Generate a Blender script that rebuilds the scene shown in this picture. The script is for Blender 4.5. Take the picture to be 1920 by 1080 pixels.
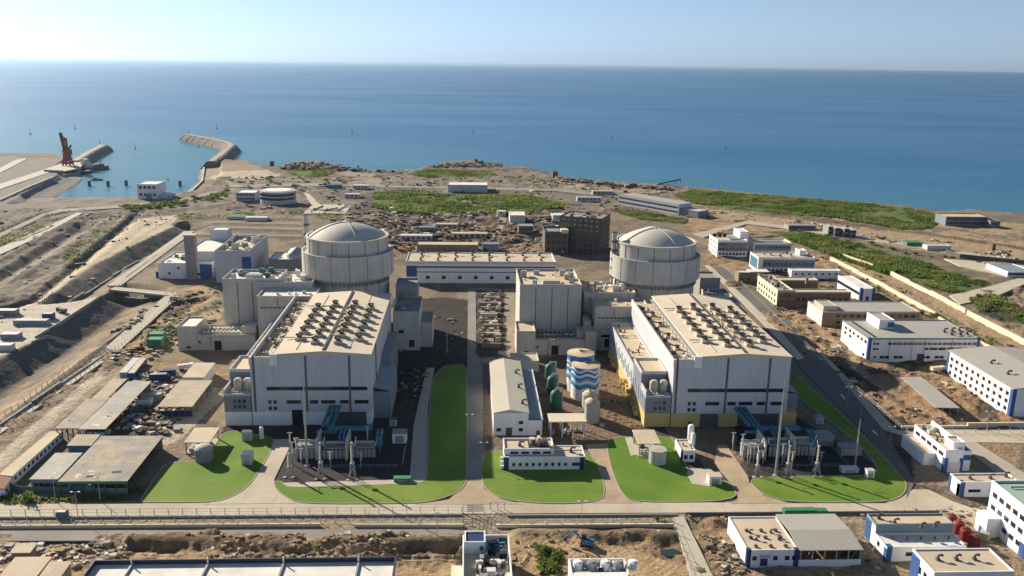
import bpy, math, random
import numpy as np
from mathutils import Vector, Matrix
S = bpy.context.scene
for o in list(bpy.data.objects): bpy.data.objects.remove(o)
COL = S.collection
random.seed(7); RNG = np.random.default_rng(5)
R_ = math.radians
# ------------------------------------------------------------------ camera
FPX = 1650.0; CH = 160.0; ROLL = .0167
PITCH = math.atan(419.5/FPX); YAW = R_(2.96)
cp, sp = math.cos(PITCH), math.sin(PITCH)
F0 = np.array([math.sin(YAW), math.cos(YAW), 0]); R0 = np.array([math.cos(YAW), -math.sin(YAW), 0]); Zv = np.array([0, 0, 1.])
CF = F0*cp - Zv*sp; UU = F0*sp + Zv*cp
CR = R0*math.cos(ROLL) + UU*math.sin(ROLL); CU = -R0*math.sin(ROLL) + UU*math.cos(ROLL)
CC = np.array([0, 0, CH])
cd = bpy.data.cameras.new('camera'); cam = bpy.data.objects.new('camera', cd); COL.objects.link(cam)
cd.sensor_width = 36; cd.lens = 36*FPX/1920; cd.clip_start = 1; cd.clip_end = 200000
cam.matrix_world = Matrix(((CR[0], CU[0], -CF[0], 0), (CR[1], CU[1], -CF[1], 0), (CR[2], CU[2], -CF[2], CH), (0, 0, 0, 1)))
S.camera = cam
# ------------------------------------------------------------------ sky, sun, exposure
SUN_EL = R_(23.8); SUN_AZ = R_(-44.5)          # azimuth measured from +Y towards +X
w = bpy.data.worlds.new("World"); S.world = w; w.use_nodes = True
wn = w.node_tree.nodes; wl = w.node_tree.links
sky = wn.new('ShaderNodeTexSky'); sky.sky_type = 'NISHITA'; sky.sun_disc = False
sky.sun_elevation = SUN_EL; sky.sun_rotation = SUN_AZ; sky.altitude = 100
sky.air_density = 1.0; sky.dust_density = 0.35; sky.ozone_density = 6.0
bg = wn['Background']; bg.inputs[1].default_value = 0.066
bw = wn.new('ShaderNodeRGBToBW'); wl.new(sky.outputs[0], bw.inputs[0])
def cmix(bt, f, A_, B_):
    q = wn.new('ShaderNodeMix'); q.data_type = 'RGBA'; q.blend_type = bt; q.inputs[0].default_value = f
    for i, t in ((6, A_), (7, B_)):
        if isinstance(t, tuple): q.inputs[i].default_value = t
        else: wl.new(t, q.inputs[i])
    return q.outputs[2]
hue = cmix('MULTIPLY', 1, bw.outputs[0], (.70, .985, 1.42, 1))      # a hazy, even blue-white hue over the sky model's own brightness
wl.new(cmix('MIX', .72, sky.outputs[0], hue), bg.inputs[0])
sd = bpy.data.lights.new('sun', 'SUN'); sun = bpy.data.objects.new('sun', sd); COL.objects.link(sun)
sd.energy = 5.0; sd.angle = R_(0.6); sd.color = (1.0, 0.87, 0.68)
sdir = Vector((-math.sin(SUN_AZ)*math.cos(SUN_EL), -math.cos(SUN_AZ)*math.cos(SUN_EL), -math.sin(SUN_EL)))
sun.rotation_euler = sdir.to_track_quat('-Z', 'Y').to_euler(); sun.location = (-400, 400, 300)
S.view_settings.view_transform = 'Standard'; S.view_settings.look = 'None'
S.view_settings.exposure = 0.9; S.view_settings.gamma = 1
# ------------------------------------------------------------------ helpers: from the photograph's directions to places on the ground
def ray(px, py): return CF + CR*(px-960)/FPX + CU*(540-py)/FPX
def P(px, py, z=0.):
    d = ray(px, py); t = (z-CH)/d[2]; return CC + d*t
def AT(px, py, y):
    d = ray(px, py); return CC + d*(y/d[1])
def FR(L, Rr, yb, yt, yk=None, d=None, z0=0., ytR=None):
    a = P(L, yb, z0); Y0 = a[1]; h = AT(L, yt, Y0)[2]
    X1 = AT(Rr, ytR or yt, Y0)[0]
    if d is None: d = P((L+Rr)/2, yk, h)[1] - Y0
    return [a[0], X1, Y0, Y0+max(d, 2), h]
class MB:
    def __init__(s): s.v = []; s.f = []; s.m = []
    def add(s, vs, fs, m=0):
        n = len(s.v); s.v += [tuple(map(float, q)) for q in vs]; s.f += [tuple(i+n for i in f) for f in fs]; s.m += [m]*len(fs); return s
    def box(s, x0, x1, y0, y1, z0, z1, m=0, mt=None, rz=0.):
        vs = [(x0,y0,z0),(x1,y0,z0),(x1,y1,z0),(x0,y1,z0),(x0,y0,z1),(x1,y0,z1),(x1,y1,z1),(x0,y1,z1)]
        if rz:
            cx, cy = (x0+x1)/2, (y0+y1)/2; c, q = math.cos(rz), math.sin(rz)
            vs = [(cx+(x-cx)*c-(y-cy)*q, cy+(x-cx)*q+(y-cy)*c, z) for x, y, z in vs]
        s.add(vs, [(0,3,2,1),(0,1,5,4),(1,2,6,5),(2,3,7,6),(3,0,4,7)], m); s.add(vs, [(4,5,6,7)], m if mt is None else mt); return s
    def prism(s, poly, z0, z1, m=0, mt=None):
        n = len(poly); a = sum(poly[i][0]*poly[(i+1)%n][1]-poly[(i+1)%n][0]*poly[i][1] for i in range(n))
        if a < 0: poly = poly[::-1]
        vs = [(p[0],p[1],z0) for p in poly]+[(p[0],p[1],z1) for p in poly]
        s.add(vs, [(i,(i+1)%n,n+(i+1)%n,n+i) for i in range(n)]+[tuple(range(n))[::-1]], m)
        s.add(vs, [tuple(range(n,2*n))], m if mt is None else mt); return s
    def cyl(s, x, y, z0, z1, r0, r1=None, n=16, m=0, mt=None):
        r1 = r0 if r1 is None else r1
        c = [(math.cos(2*math.pi*i/n), math.sin(2*math.pi*i/n)) for i in range(n)]
        vs = [(x+r0*a,y+r0*b,z0) for a,b in c]+[(x+r1*a,y+r1*b,z1) for a,b in c]
        s.add(vs, [(i,(i+1)%n,n+(i+1)%n,n+i) for i in range(n)]+[tuple(range(n))[::-1]], m)
        s.add(vs, [tuple(range(n,2*n))], m if mt is None else mt); return s
    def lathe(s, prof, x, y, n=48, m=0):
        c = [(math.cos(2*math.pi*i/n), math.sin(2*math.pi*i/n)) for i in range(n)]; k = len(prof)
        vs = [(x+r*a, y+r*b, z) for r, z in prof for a, b in c]
        s.add(vs, [(j*n+i, j*n+(i+1)%n, (j+1)*n+(i+1)%n, (j+1)*n+i) for j in range(k-1) for i in range(n)], m); return s
    def tube(s, a, b, r, n=6, m=0, r2=None):
        a, b = Vector(a), Vector(b); d = (b-a).normalized(); r2 = r if r2 is None else r2
        u = d.cross(Vector((0,0,1)) if abs(d.z) < .9 else Vector((1,0,0))).normalized(); w_ = d.cross(u)
        c = [(math.cos(2*math.pi*i/n), math.sin(2*math.pi*i/n)) for i in range(n)]
        vs = [a+(u*p+w_*q)*r for p,q in c]+[b+(u*p+w_*q)*r2 for p,q in c]
        s.add(vs, [(i,n+i,n+(i+1)%n,(i+1)%n) for i in range(n)]+[tuple(range(n)), tuple(range(n,2*n))[::-1]], m); return s
    def quad(s, a, b, c, d, m=0): return s.add([a,b,c,d], [(0,1,2,3)], m)
    def mesh(s, name, mats):
        me = bpy.data.meshes.new(name); me.from_pydata(s.v, [], s.f)
        for q in (mats if isinstance(mats, (list, tuple)) else [mats]): me.materials.append(q)
        me.polygons.foreach_set('material_index', s.m); me.update(); return me
    def obj(s, name, mats, parent=None, loc=None, smooth=False):
        me = s.mesh(name, mats)
        if smooth:
            me.polygons.foreach_set('use_smooth', [True]*len(me.polygons)); me.set_sharp_from_angle(angle=R_(35))
        return link(name, me, parent, loc)
def link(name, me, parent=None, loc=None, rz=0.):
    o = bpy.data.objects.new(name, me); COL.objects.link(o)
    if loc is not None: o.location = loc
    if rz: o.rotation_euler = (0, 0, rz)
    if parent is not None: o.parent = parent
    return o
def tag(o, label, cat, group=None):
    o['label'] = label; o['category'] = cat
    if group: o['group'] = group
    return o
def thing(name, label, cat, loc, group=None, rz=0.):
    o = bpy.data.objects.new(name, None); COL.objects.link(o); o.location = loc; o.rotation_euler = (0, 0, rz); o.empty_display_size = .5
    return tag(o, label, cat, group)
def struct(o, kind='structure'): o['kind'] = kind; return o
def dup(root, loc, label=None, group=None, rz=None):
    r = root.copy(); COL.objects.link(r); r.location = loc
    if rz is not None: r.rotation_euler = (0, 0, rz)
    if label: r['label'] = label
    if group: r['group'] = group
    for ch in list(root.children):
        c = ch.copy(); COL.objects.link(c); c.parent = r
        for g in list(ch.children):
            q = g.copy(); COL.objects.link(q); q.parent = c
    return r
# ------------------------------------------------------------------ materials
def mat(name, col, var=.18, scale=.25, rough=.8, streak=0., bump=0., bscale=2., stripe=None, metal=0., col2=None, joints=None, spec=.3, patch=None):
    m = bpy.data.materials.new(name); m.use_nodes = True; nt = m.node_tree; N = nt.nodes; L = nt.links; b = N['Principled BSDF']
    b.inputs['Roughness'].default_value = rough; b.inputs['Metallic'].default_value = metal; b.inputs['Specular IOR Level'].default_value = spec
    g = N.new('ShaderNodeNewGeometry'); pos = g.outputs['Position']
    def math_(op, a, c):
        q = N.new('ShaderNodeMath'); q.operation = op
        for i, t in enumerate((a, c)):
            if isinstance(t, (int, float)): q.inputs[i].default_value = t
            else: L.new(t, q.inputs[i])
        return q.outputs[0]
    def noise(sc, det=6, vec=None, rg=.62):
        n = N.new('ShaderNodeTexNoise'); n.inputs['Scale'].default_value = sc; n.inputs['Detail'].default_value = det; n.inputs['Roughness'].default_value = rg
        L.new(vec or pos, n.inputs['Vector']); return n.outputs['Fac']
    n1 = noise(scale)
    f = math_('MULTIPLY_ADD', n1, 2*var); f.node.inputs[2].default_value = 1-var
    n2 = noise(scale*9, 4)
    f2 = math_('MULTIPLY_ADD', n2, var); f2.node.inputs[2].default_value = 1-var/2
    f = math_('MULTIPLY', f, f2)
    if streak:
        vm = N.new('ShaderNodeVectorMath'); vm.operation = 'MULTIPLY'; L.new(pos, vm.inputs[0]); vm.inputs[1].default_value = (1.3, 1.3, .07)
        s_ = noise(.7, 5, vm.outputs[0]); s2 = math_('MULTIPLY_ADD', s_, 2*streak); s2.node.inputs[2].default_value = 1-streak
        f = math_('MULTIPLY', f, s2)
    if stripe or joints:
        sx = N.new('ShaderNodeSeparateXYZ'); L.new(pos, sx.inputs[0])
    if stripe:                                                   # ribs of a profiled sheet: (axis, spacing, depth)
        ax, spc, dep = stripe
        a = math_('MULTIPLY', sx.outputs[ax], 2*math.pi/spc); a = math_('SINE', a, 0); a = math_('MULTIPLY_ADD', a, dep); a.node.inputs[2].default_value = 1-dep
        f = math_('MULTIPLY', f, a)
    if joints:                                                   # dark joints between pours / panels: (axis, spacing, width, strength)
        for ax, spc, wd, st in joints:
            a = math_('MULTIPLY', sx.outputs[ax], 1/spc); a = math_('FRACT', a, 0); a = math_('LESS_THAN', a, wd/spc)
            a = math_('MULTIPLY_ADD', a, -st); a.node.inputs[2].default_value = 1.
            f = math_('MULTIPLY', f, a)
    mx = N.new('ShaderNodeMix'); mx.data_type = 'RGBA'; mx.blend_type = 'MULTIPLY'; mx.inputs[0].default_value = 1
    if col2 is not None:
        m2 = N.new('ShaderNodeMix'); m2.data_type = 'RGBA'
        r = N.new('ShaderNodeMapRange'); pn = noise(patch or scale*.6, 5); L.new(pn, r.inputs[0]); r.inputs[1].default_value = .42; r.inputs[2].default_value = .60
        L.new(r.outputs[0], m2.inputs[0]); m2.inputs[6].default_value = (*col, 1); m2.inputs[7].default_value = (*col2, 1); L.new(m2.outputs[2], mx.inputs[6])
    else: mx.inputs[6].default_value = (*col, 1)
    L.new(f, mx.inputs[7]); L.new(mx.outputs[2], b.inputs['Base Color'])
    if bump:
        bp = N.new('ShaderNodeBump'); bp.inputs['Distance'].default_value = bump; bp.inputs['Strength'].default_value = .7
        L.new(noise(bscale, 6), bp.inputs['Height']); L.new(bp.outputs[0], b.inputs['Normal'])
    return m
CONC = mat('concrete', (.49,.465,.425), .2, .09, .9, streak=.26, joints=[(2, 4.2, .14, .12)])
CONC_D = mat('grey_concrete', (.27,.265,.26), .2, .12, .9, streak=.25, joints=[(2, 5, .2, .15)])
CONC_L = mat('pale_concrete', (.46,.42,.35), .2, .15, .9, bump=.1)
JOINTL = mat('soft_joint_grey', (.19,.19,.2), .2)
JOINT = mat('joint_grey', (.10,.105,.12), .2)
WHITE = mat('white_wall', (.75,.76,.78), .12, .12, .6, streak=.2)
OFFW = mat('off_white_wall', (.58,.57,.55), .12, .15, .7, streak=.15)
SHEET = mat('grey_sheet_wall', (.50,.515,.56), .12, .05, .5, streak=.2, stripe=(0, 1.1, .03))
SHEETD = mat('dark_grey_sheet_wall', (.20,.22,.26), .1, .2, .5, streak=.1)
TAN = mat('dusty_tan_roof', (.57,.47,.34), .14, .12, .85, col2=(.48,.41,.31))
TANP = mat('pale_dusty_roof', (.62,.53,.405), .12, .1, .85, col2=(.56,.50,.41))
GREYR = mat('grey_sheet_roof', (.40,.385,.35), .1, .1, .6, stripe=(0, 1.6, .06))
WROOF = mat('white_roof', (.74,.72,.67), .12, .2, .8, col2=(.62,.6,.56))
BROOF = mat('blue_grey_roof', (.22,.27,.31), .12, .2, .6)
BLUE = mat('blue_trim', (.04,.10,.27), .15, .3, .5)
BLUED = mat('dark_blue_trim', (.025,.05,.14), .15, .3, .5)
YEL = mat('yellow_wall', (.52,.41,.17), .12, .2, .7, streak=.15)
GLASS = mat('dark_glass', (.018,.022,.03), .2, .5, .15, spec=.6)
DARK = mat('dark_opening', (.02,.02,.022), .3)
STEEL = mat('galvanised_steel', (.36,.37,.38), .2, .8, .45, metal=.3)
STEELD = mat('dark_steel', (.09,.09,.10), .2, .8, .55)
DUCT = mat('teal_duct_paint', (.055,.17,.25), .2, .5, .5)
BROWN = mat('brown_block_wall', (.25,.19,.145), .25, .3, .9, streak=.2, joints=[(2, 3.4, .35, .25)])
RED = mat('red_paint', (.21,.035,.035), .25, .5, .6)
RUST = mat('rust_brown', (.20,.10,.06), .3, .6, .85)
GREENP = mat('green_paint', (.05,.22,.11), .2, .5, .6)
GREENT = mat('dark_green_tank', (.05,.13,.10), .2, .4, .5, streak=.2)
CORR = mat('weathered_corrugated_sheet', (.44,.36,.26), .3, .25, .8, stripe=(0, 1.3, .12), col2=(.28,.27,.26), patch=.12, joints=[(1, 6.2, .35, .25)])
CORRT = mat('tan_corrugated_sheet', (.50,.42,.31), .2, .25, .8, stripe=(0, 1.6, .14), col2=(.42,.36,.28), joints=[(1, 7.3, .3, .2)])
CORRG = mat('grey_corrugated_sheet', (.30,.30,.31), .2, .25, .7, stripe=(0, 1.3, .1), col2=(.43,.38,.30), patch=.07, joints=[(1, 8.2, .4, .25)])
DOME = mat('dome_concrete', (.53,.50,.45), .16, .07, .75, streak=.10)
TANKC = mat('tank_concrete', (.43,.41,.37), .15, .2, .8, streak=.15)
WOOD = mat('timber_scaffold', (.30,.22,.13), .3, 1)
BARK = mat('bark', (.12,.085,.06), .3, 2)
ROCK = mat('armour_rock', (.19,.165,.14), .45, .35, .95, bump=.5, bscale=1)
LAWN = mat('lawn_grass', (.094,.192,.015), .26, .06, .9, col2=(.16,.235,.028), patch=.022, bump=.12, bscale=3)
ASPH = mat('asphalt', (.055,.055,.06), .25, .05, .85, col2=(.075,.072,.07), bump=.02)
ASPHG = mat('grey_tarmac', (.26,.245,.23), .2, .06, .9, col2=(.22,.205,.19))
CROAD = mat('concrete_road', (.50,.445,.36), .28, .05, .9, col2=(.41,.35,.27), patch=.02, joints=[(0, 12, .35, .15)])
DROAD = mat('dusty_road', (.43,.335,.23), .32, .1, .9, col2=(.36,.28,.20), bump=.1)
PATHM = mat('paving', (.40,.36,.30), .2, .1, .9)
GRAVEL = mat('shade_darkened_gravel', (.038,.034,.036), .4, .4, .95, bump=.1)  # gravel colour lowered to deepen the hall shade over the yards
KERB = mat('kerb_stone', (.36,.33,.28), .15, .3)
WALLP = mat('boundary_wall_render', (.62,.55,.42), .18, .2, .9, streak=.1)
# ------------------------------------------------------------------ numpy noise and polygon tools for the terrain
LAT = RNG.random((256, 256))
def vnoise(x, y):
    xi = np.floor(x).astype(int); yi = np.floor(y).astype(int); fx = x-xi; fy = y-yi
    fx = fx*fx*(3-2*fx); fy = fy*fy*(3-2*fy); a = xi & 255; b = yi & 255; a1 = (a+1) & 255; b1 = (b+1) & 255
    return (LAT[a,b]*(1-fx)+LAT[a1,b]*fx)*(1-fy)+(LAT[a,b1]*(1-fx)+LAT[a1,b1]*fx)*fy
def fbm(x, y, sc, oc=4):
    r = 0; am = 1; t = 0
    for k in range(oc): r = r+am*vnoise(x/sc+17.3*k, y/sc+5.1*k); t += am; am *= .55; sc *= .47
    return r/t
def pip(x, y, poly):
    ins = np.zeros(x.shape, bool); n = len(poly)
    for i in range(n):
        x0, y0 = poly[i][:2]; x1, y1 = poly[(i+1)%n][:2]
        if y0 == y1: continue
        c = ((y0 > y) != (y1 > y)) & (x < (x1-x0)*(y-y0)/(y1-y0)+x0); ins ^= c
    return ins
def pdist(x, y, line):
    best = np.full(x.shape, 1e9); sg = np.zeros(x.shape)
    for (ax, ay), (bx, by) in zip(line[:-1], line[1:]):
        dx, dy = bx-ax, by-ay; l2 = dx*dx+dy*dy; t = np.clip(((x-ax)*dx+(y-ay)*dy)/l2, 0, 1)
        d = np.hypot(x-ax-t*dx, y-ay-t*dy); m = d < best; best[m] = d[m]; sg[m] = np.sign((x-ax)*dy-(y-ay)*dx)[m]
    return best, sg
def W2(pts, z=0.): return [tuple(P(a, b, z)[:2]) for a, b in pts]
SEA_Z = -9.0
COAST = [(0,293),(95,293),(112,291),(166,303),(150,318),(156,338),(148,345),(94,378),(240,377),(300,373),(345,363),(372,338),(376,312),(388,303),(440,305),(498,308),(520,318),(530,309),(560,304),(640,310),(656,316),(664,323),(684,318),(722,326),(770,323),(800,311),(870,306),(942,308),(934,316),(1000,318),(1060,333),(1100,341),(1160,346),(1270,353),(1400,366),(1560,381),(1730,394),(1762,401),(1800,396),(1920,408)]
LANDP = [(-1500, 1560)] + W2(COAST, SEA_Z) + [(900,930),(2200,560),(2200,120),(-2200,120),(-2200,1560)]
# ------------------------------------------------------------------ terrain
NR, NC = 560, 1120
yy = 195*np.exp(np.linspace(0, math.log(1650/195.), NR)); uu = np.linspace(-1, 1, NC)*1.15
GX, GY = np.meshgrid(uu, yy); GX = (GX*(GY+60)).ravel(); GY = np.repeat(yy, NC)
jx = (fbm(GX, GY, 16, 3)-.5)*np.clip(GY/45, 5, 30); jy = (fbm(GX+900, GY+300, 16, 3)-.5)*np.clip(GY/45, 5, 30)
n_a = fbm(GX, GY, 60, 5); n_b = fbm(GX+300, GY-200, 22, 5); n_c = fbm(GX-500, GY+70, 7, 3)
colr = np.empty((GX.size, 3)); base = np.array((.25,.20,.145))
colr[:] = base; amp = np.full(GX.size, .25); GZ = np.zeros(GX.size)
def mixc(m, c, k=1.): colr[m] = colr[m]*(1-k[m][:,None] if isinstance(k, np.ndarray) else 1-k)+np.array(c)*(k[m][:,None] if isinstance(k, np.ndarray) else k)
mixc(n_a > .53, (.31,.245,.17), .6); mixc(n_b > .56, (.17,.135,.105), .75); mixc((n_a < .42), (.19,.17,.15), .65)
def zone(pts, col, am=None, jit=1., k=1., world=False, tex=None):
    poly = pts if world else W2(pts); xs = [p[0] for p in poly]; ys = [p[1] for p in poly]
    b = (GX > min(xs)-25) & (GX < max(xs)+25) & (GY > min(ys)-25) & (GY < max(ys)+25); idx = np.nonzero(b)[0]
    ins = idx[pip(GX[idx]+jx[idx]*jit, GY[idx]+jy[idx]*jit, poly)]
    if tex is not None: ins = ins[n_b[ins]+.5*(n_c[ins]-.5) > tex]
    colr[ins] = colr[ins]*(1-k)+np.array(col)*k
    if am is not None: amp[ins] = am
    return ins
SAND = (.46,.34,.205); SANDP = (.56,.47,.35); BRN = (.19,.135,.095); GREY = (.25,.235,.215); DBRN = (.115,.09,.07); REDB = (.30,.195,.125)
# far coast and headlands
zone([(300,372),(520,300),(960,300),(1300,350),(1300,400),(700,395),(300,400)], (.25,.205,.165), 1.2); zone([(300,372),(520,300),(960,300),(1300,350),(1300,400),(700,395),(300,400)], (.14,.12,.10), 1.6, tex=.58)
zone([(640,395),(1060,395),(1060,480),(640,470)], (.125,.10,.08), 2.8); zone([(640,395),(1060,395),(1060,480),(640,470)], (.29,.21,.145), 2.4, tex=.56)
zone([(690,362),(660,395),(750,405),(760,385)], (.13,.11,.095), 1.5); zone([(640,318),(700,326),(720,345),(660,345)], (.38,.31,.25), .5)
zone([(380,305),(500,309),(480,322),(380,330)], (.33,.26,.20), .4); zone([(400,322),(500,318),(520,330),(470,337),(400,330)], SANDP, .4)
zone([(1000,335),(1250,350),(1230,365),(1000,350)], (.34,.26,.185), .8); zone([(1060,340),(1100,348),(1090,355),(1050,345)], SANDP, .3)
zone([(800,306),(940,306),(935,316),(800,314)], (.16,.13,.11), 2.0, .3); zone([(530,304),(650,308),(660,320),(535,318)], (.13,.11,.10), 2., .3)
zone([(700,345),(1050,352),(1180,372),(1150,392),(980,370),(700,360)], (.23,.195,.16), .8)
zone([(420,340),(700,330),(1000,325),(1270,355),(1280,385),(1060,360),(700,352),(430,372)], (.36,.295,.23), .8, tex=.57)
zone([(420,340),(700,330),(1000,325),(1270,355),(1280,385),(1060,360),(700,352),(430,372)], (.12,.10,.085), 1.5, tex=.64)
# right hand land
zone([(1270,400),(1920,500),(1920,420),(1600,400),(1270,372)], (.42,.315,.20), .5); zone([(1270,372),(1500,425),(1800,440),(1920,470),(1920,440),(1500,400)], (.23,.19,.15), .6, tex=.48)
zone([(1300,385),(1420,398),(1800,450),(1920,470),(1920,462),(1420,392)], (.19,.14,.10), 1.2, .5)
zone([(1290,410),(1480,430),(1500,450),(1290,440)], (.40,.28,.165), .8); zone([(1340,438),(1460,440),(1440,448),(1320,446)], DBRN, 1.6)
zone([(1330,440),(1560,480),(1920,660),(1920,800),(1690,800),(1480,640),(1330,500)], (.36,.25,.155), 1.3); zone([(1330,440),(1560,480),(1920,660),(1920,800),(1690,800),(1480,640),(1330,500)], REDB, 1.9, tex=.56)
zone([(1330,440),(1560,480),(1920,660),(1920,800),(1690,800),(1480,640),(1330,500)], DBRN, 1.9, tex=.64)
zone([(1560,470),(1920,620),(1920,720),(1740,600),(1560,500)], (.38,.28,.18), 1.0, tex=.42)
zone([(1840,545),(1920,530),(1920,620),(1860,600)], (.27,.21,.15), 2.6); zone([(1815,560),(1870,555),(1920,595),(1920,610),(1850,590)], (.07,.085,.05), 1.6)
zone([(1700,820),(1920,820),(1920,930),(1700,905)], (.33,.24,.16), .4)
# left hand land
zone([(-200,300),(0,293),(166,303),(150,345),(94,378),(-200,382)], (.27,.25,.23), .3, .2); zone([(-200,382),(300,378),(300,400),(-200,420)], (.27,.225,.18), .7)
zone([(-200,395),(330,385),(360,420),(120,560),(-200,640)], (.215,.18,.145), 1.1); zone([(-200,395),(330,385),(360,420),(120,560),(-200,640)], (.33,.26,.19), .8, tex=.55); zone([(-200,395),(330,385),(360,420),(120,560),(-200,640)], (.12,.10,.09), 1.4, tex=.60)
zone([(250,410),(330,403),(325,425),(110,545),(70,560),(175,470)], (.60,.50,.38), .4, .5)
zone([(60,565),(115,540),(190,558),(175,570),(70,636),(-80,700),(-150,640)], (.62,.56,.47), .3, .5)
zone([(215,560),(300,548),(400,535),(420,600),(330,660),(250,690),(200,720),(100,800),(-200,960),(-200,860),(230,600)], (.31,.245,.17), 1.0); zone([(300,540),(420,535),(420,590),(330,640),(300,600)], SAND, .7, tex=.47)
zone([(285,550),(360,545),(380,560),(340,590),(300,600)], DBRN, 2.0, tex=.5)
zone([(40,742),(300,560),(310,565),(60,750)], (.44,.34,.22), .3, .4); zone([(-100,830),(30,742),(60,750),(-100,850)], (.44,.34,.22), .3, .4)
zone([(-60,900),(150,725),(185,700),(200,705),(90,800),(-60,930)], (.55,.48,.38), .4, .6)
zone([(240,640),(460,660),(470,690),(330,760),(200,800),(180,760)], (.33,.25,.165), .9); zone([(200,760),(300,760),(300,820),(200,820)], (.10,.09,.08), 1.2)
zone([(345,735),(405,725),(420,745),(330,830),(300,838)], (.52,.46,.37), .2, .3)
# plant floor
zone([(420,800),(880,560),(880,940),(420,905)], (.075,.066,.062), .1, .4); zone([(740,560),(880,560),(870,700),(740,760)], (.055,.048,.047), .4)  # soil painted darker to deepen the left hall's cast shadow
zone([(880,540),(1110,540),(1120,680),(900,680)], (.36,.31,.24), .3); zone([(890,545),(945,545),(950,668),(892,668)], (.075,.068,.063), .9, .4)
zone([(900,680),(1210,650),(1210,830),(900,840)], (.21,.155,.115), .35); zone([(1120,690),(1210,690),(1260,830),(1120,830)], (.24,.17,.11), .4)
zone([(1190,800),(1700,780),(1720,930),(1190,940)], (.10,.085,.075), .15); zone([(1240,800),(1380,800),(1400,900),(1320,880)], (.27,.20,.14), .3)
zone([(1325,500),(1480,640),(1700,905),(1500,800),(1300,560)], (.25,.20,.15), .2)
# foreground
zone([(-100,1000),(2000,1000),(2300,1200),(-300,1200)], (.44,.315,.185), .9); zone([(-100,1000),(2000,1000),(2300,1200),(-300,1200)], (.30,.215,.14), 1.3, tex=.55); zone([(250,1003),(870,1003),(870,1050),(200,1050)], (.27,.20,.135), 2.8, tex=.40); zone([(250,1003),(870,1003),(870,1050),(200,1050)], (.165,.12,.085), 3.0, tex=.58)
zone([(930,1000),(1270,1000),(1380,1100),(900,1100)], (.40,.285,.17), .9); zone([(930,1000),(1270,1000),(1380,1100),(900,1100)], (.25,.175,.11), 1.6, tex=.57)
zone([(1290,968),(1370,965),(1400,1070),(1350,1080)], (.32,.225,.14), 1.4); zone([(1600,970),(1920,960),(1920,1080),(1600,1080)], (.33,.245,.165), .4)
zone([(870,1005),(960,1000),(1110,1010),(1290,1060),(1400,1140),(1300,1140),(1080,1030),(900,1025)], (.50,.36,.215), .15, .5)
zone([(0,1000),(130,1010),(330,1075),(0,1090)], (.24,.19,.14), .8, tex=.45)
flat = zone([(-60,940),(1760,935),(1900,985),(1880,1005),(1400,965),(870,1004),(-60,1000)], (.36,.30,.225), .08, .3)
# scrub fields (the plants themselves are a separate object)
SCRUB = [[(1262,368),(1300,357),(1420,366),(1560,378),(1700,390),(1745,398),(1768,415),(1735,432),(1690,430),(1560,408),(1400,395),(1290,380)],
         [(700,362),(760,357),(850,364),(980,366),(1050,378),(1065,388),(1000,396),(900,400),(780,402),(705,392)],
         [(1445,436),(1480,434),(1600,456),(1680,480),(1790,512),(1850,530),(1846,545),(1790,550),(1690,525),(1560,480)],
         [(765,325),(800,319),(920,321),(934,330),(860,334),(790,332)], [(535,321),(600,317),(628,322),(610,331),(560,334)],
         [(1140,393),(1190,395),(1290,412),(1280,420),(1200,411)]]
for s_ in SCRUB: zone(s_, (.13,.175,.055), .8, .5)
def trench(pts, d, w1, w2, flat_=0., c=None):
    ln = W2(pts); xs = [p[0] for p in ln]; ys = [p[1] for p in ln]; q = w1+w2+flat_+5
    idx = np.nonzero((GX > min(xs)-q) & (GX < max(xs)+q) & (GY > min(ys)-q) & (GY < max(ys)+q))[0]
    ds, sg = pdist(GX[idx], GY[idx], ln); sel = sg > 0
    z = -d*np.minimum(np.clip(ds/w1, 0, 1), np.clip((w1+flat_+w2-ds)/w2, 0, 1)); z[~sel] = 0
    GZ[idx] = np.minimum(GZ[idx], z)
    st = idx[sel & (ds < w1)]
    if c is not None: colr[st] = np.array(c)*(.8+.4*n_b[st][:,None]); amp[st] = .5
trench([(-90,730),(10,668),(70,636),(110,610),(188,560)], 8.3, 15, 26, 4, (.15,.145,.14)); trench([(104,545),(175,497),(250,459),(326,424)], 7.8, 15, 20, 2, (.17,.16,.15))  # bank side turned from the sun also has its shade painted in
trench([(-60,540),(0,505),(70,462),(134,424)], 5, 8, 14, 0, (.15,.135,.12)); trench([(0,575),(50,560),(140,490),(250,400)], 3, 4.5, 9, 0, (.13,.115,.10))
trench([(-40,455),(0,432),(75,400),(110,392),(240,385)], 2.5, 4, 8, 0, (.12,.12,.125)); trench([(200,640),(300,568),(360,560)], 3, 5, 10, 0, (.15,.12,.09))
trench([(175,640),(232,592),(300,575),(275,560),(212,548)], 2.5, 4, 7, 0, (.17,.145,.115))
trench([(20,378),(60,353),(112,330)], 4, 14, 3, 0, (.17,.18,.19))
def line(pts, wd, col, k=.8, berm=0., world=False, ragged=.25):
    ln = W2(pts); xs = [p[0] for p in ln]; ys = [p[1] for p in ln]; q = wd*3+8
    idx = np.nonzero((GX > min(xs)-q) & (GX < max(xs)+q) & (GY > min(ys)-q) & (GY < max(ys)+q))[0]
    ds, _ = pdist(GX[idx]+jx[idx]*ragged, GY[idx]+jy[idx]*ragged, ln); m = idx[ds < wd/2]
    if col is not None: colr[m] = colr[m]*(1-k)+np.array(col)*k
    amp[m] = np.minimum(amp[m], .3)
    if berm: GZ[idx] += berm*np.clip(1-ds/wd, 0, 1)
PT = (.44,.37,.28); DT = (.13,.115,.10)
for y0, y1 in ((404,407),(414,418),(424,428),(437,441)): line([(335,y0),(560,y1)], 7, PT, .6); line([(335,y0+5),(440,y0+6),(560,y1+5)], 6, DT, .85, 1.2)
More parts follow.
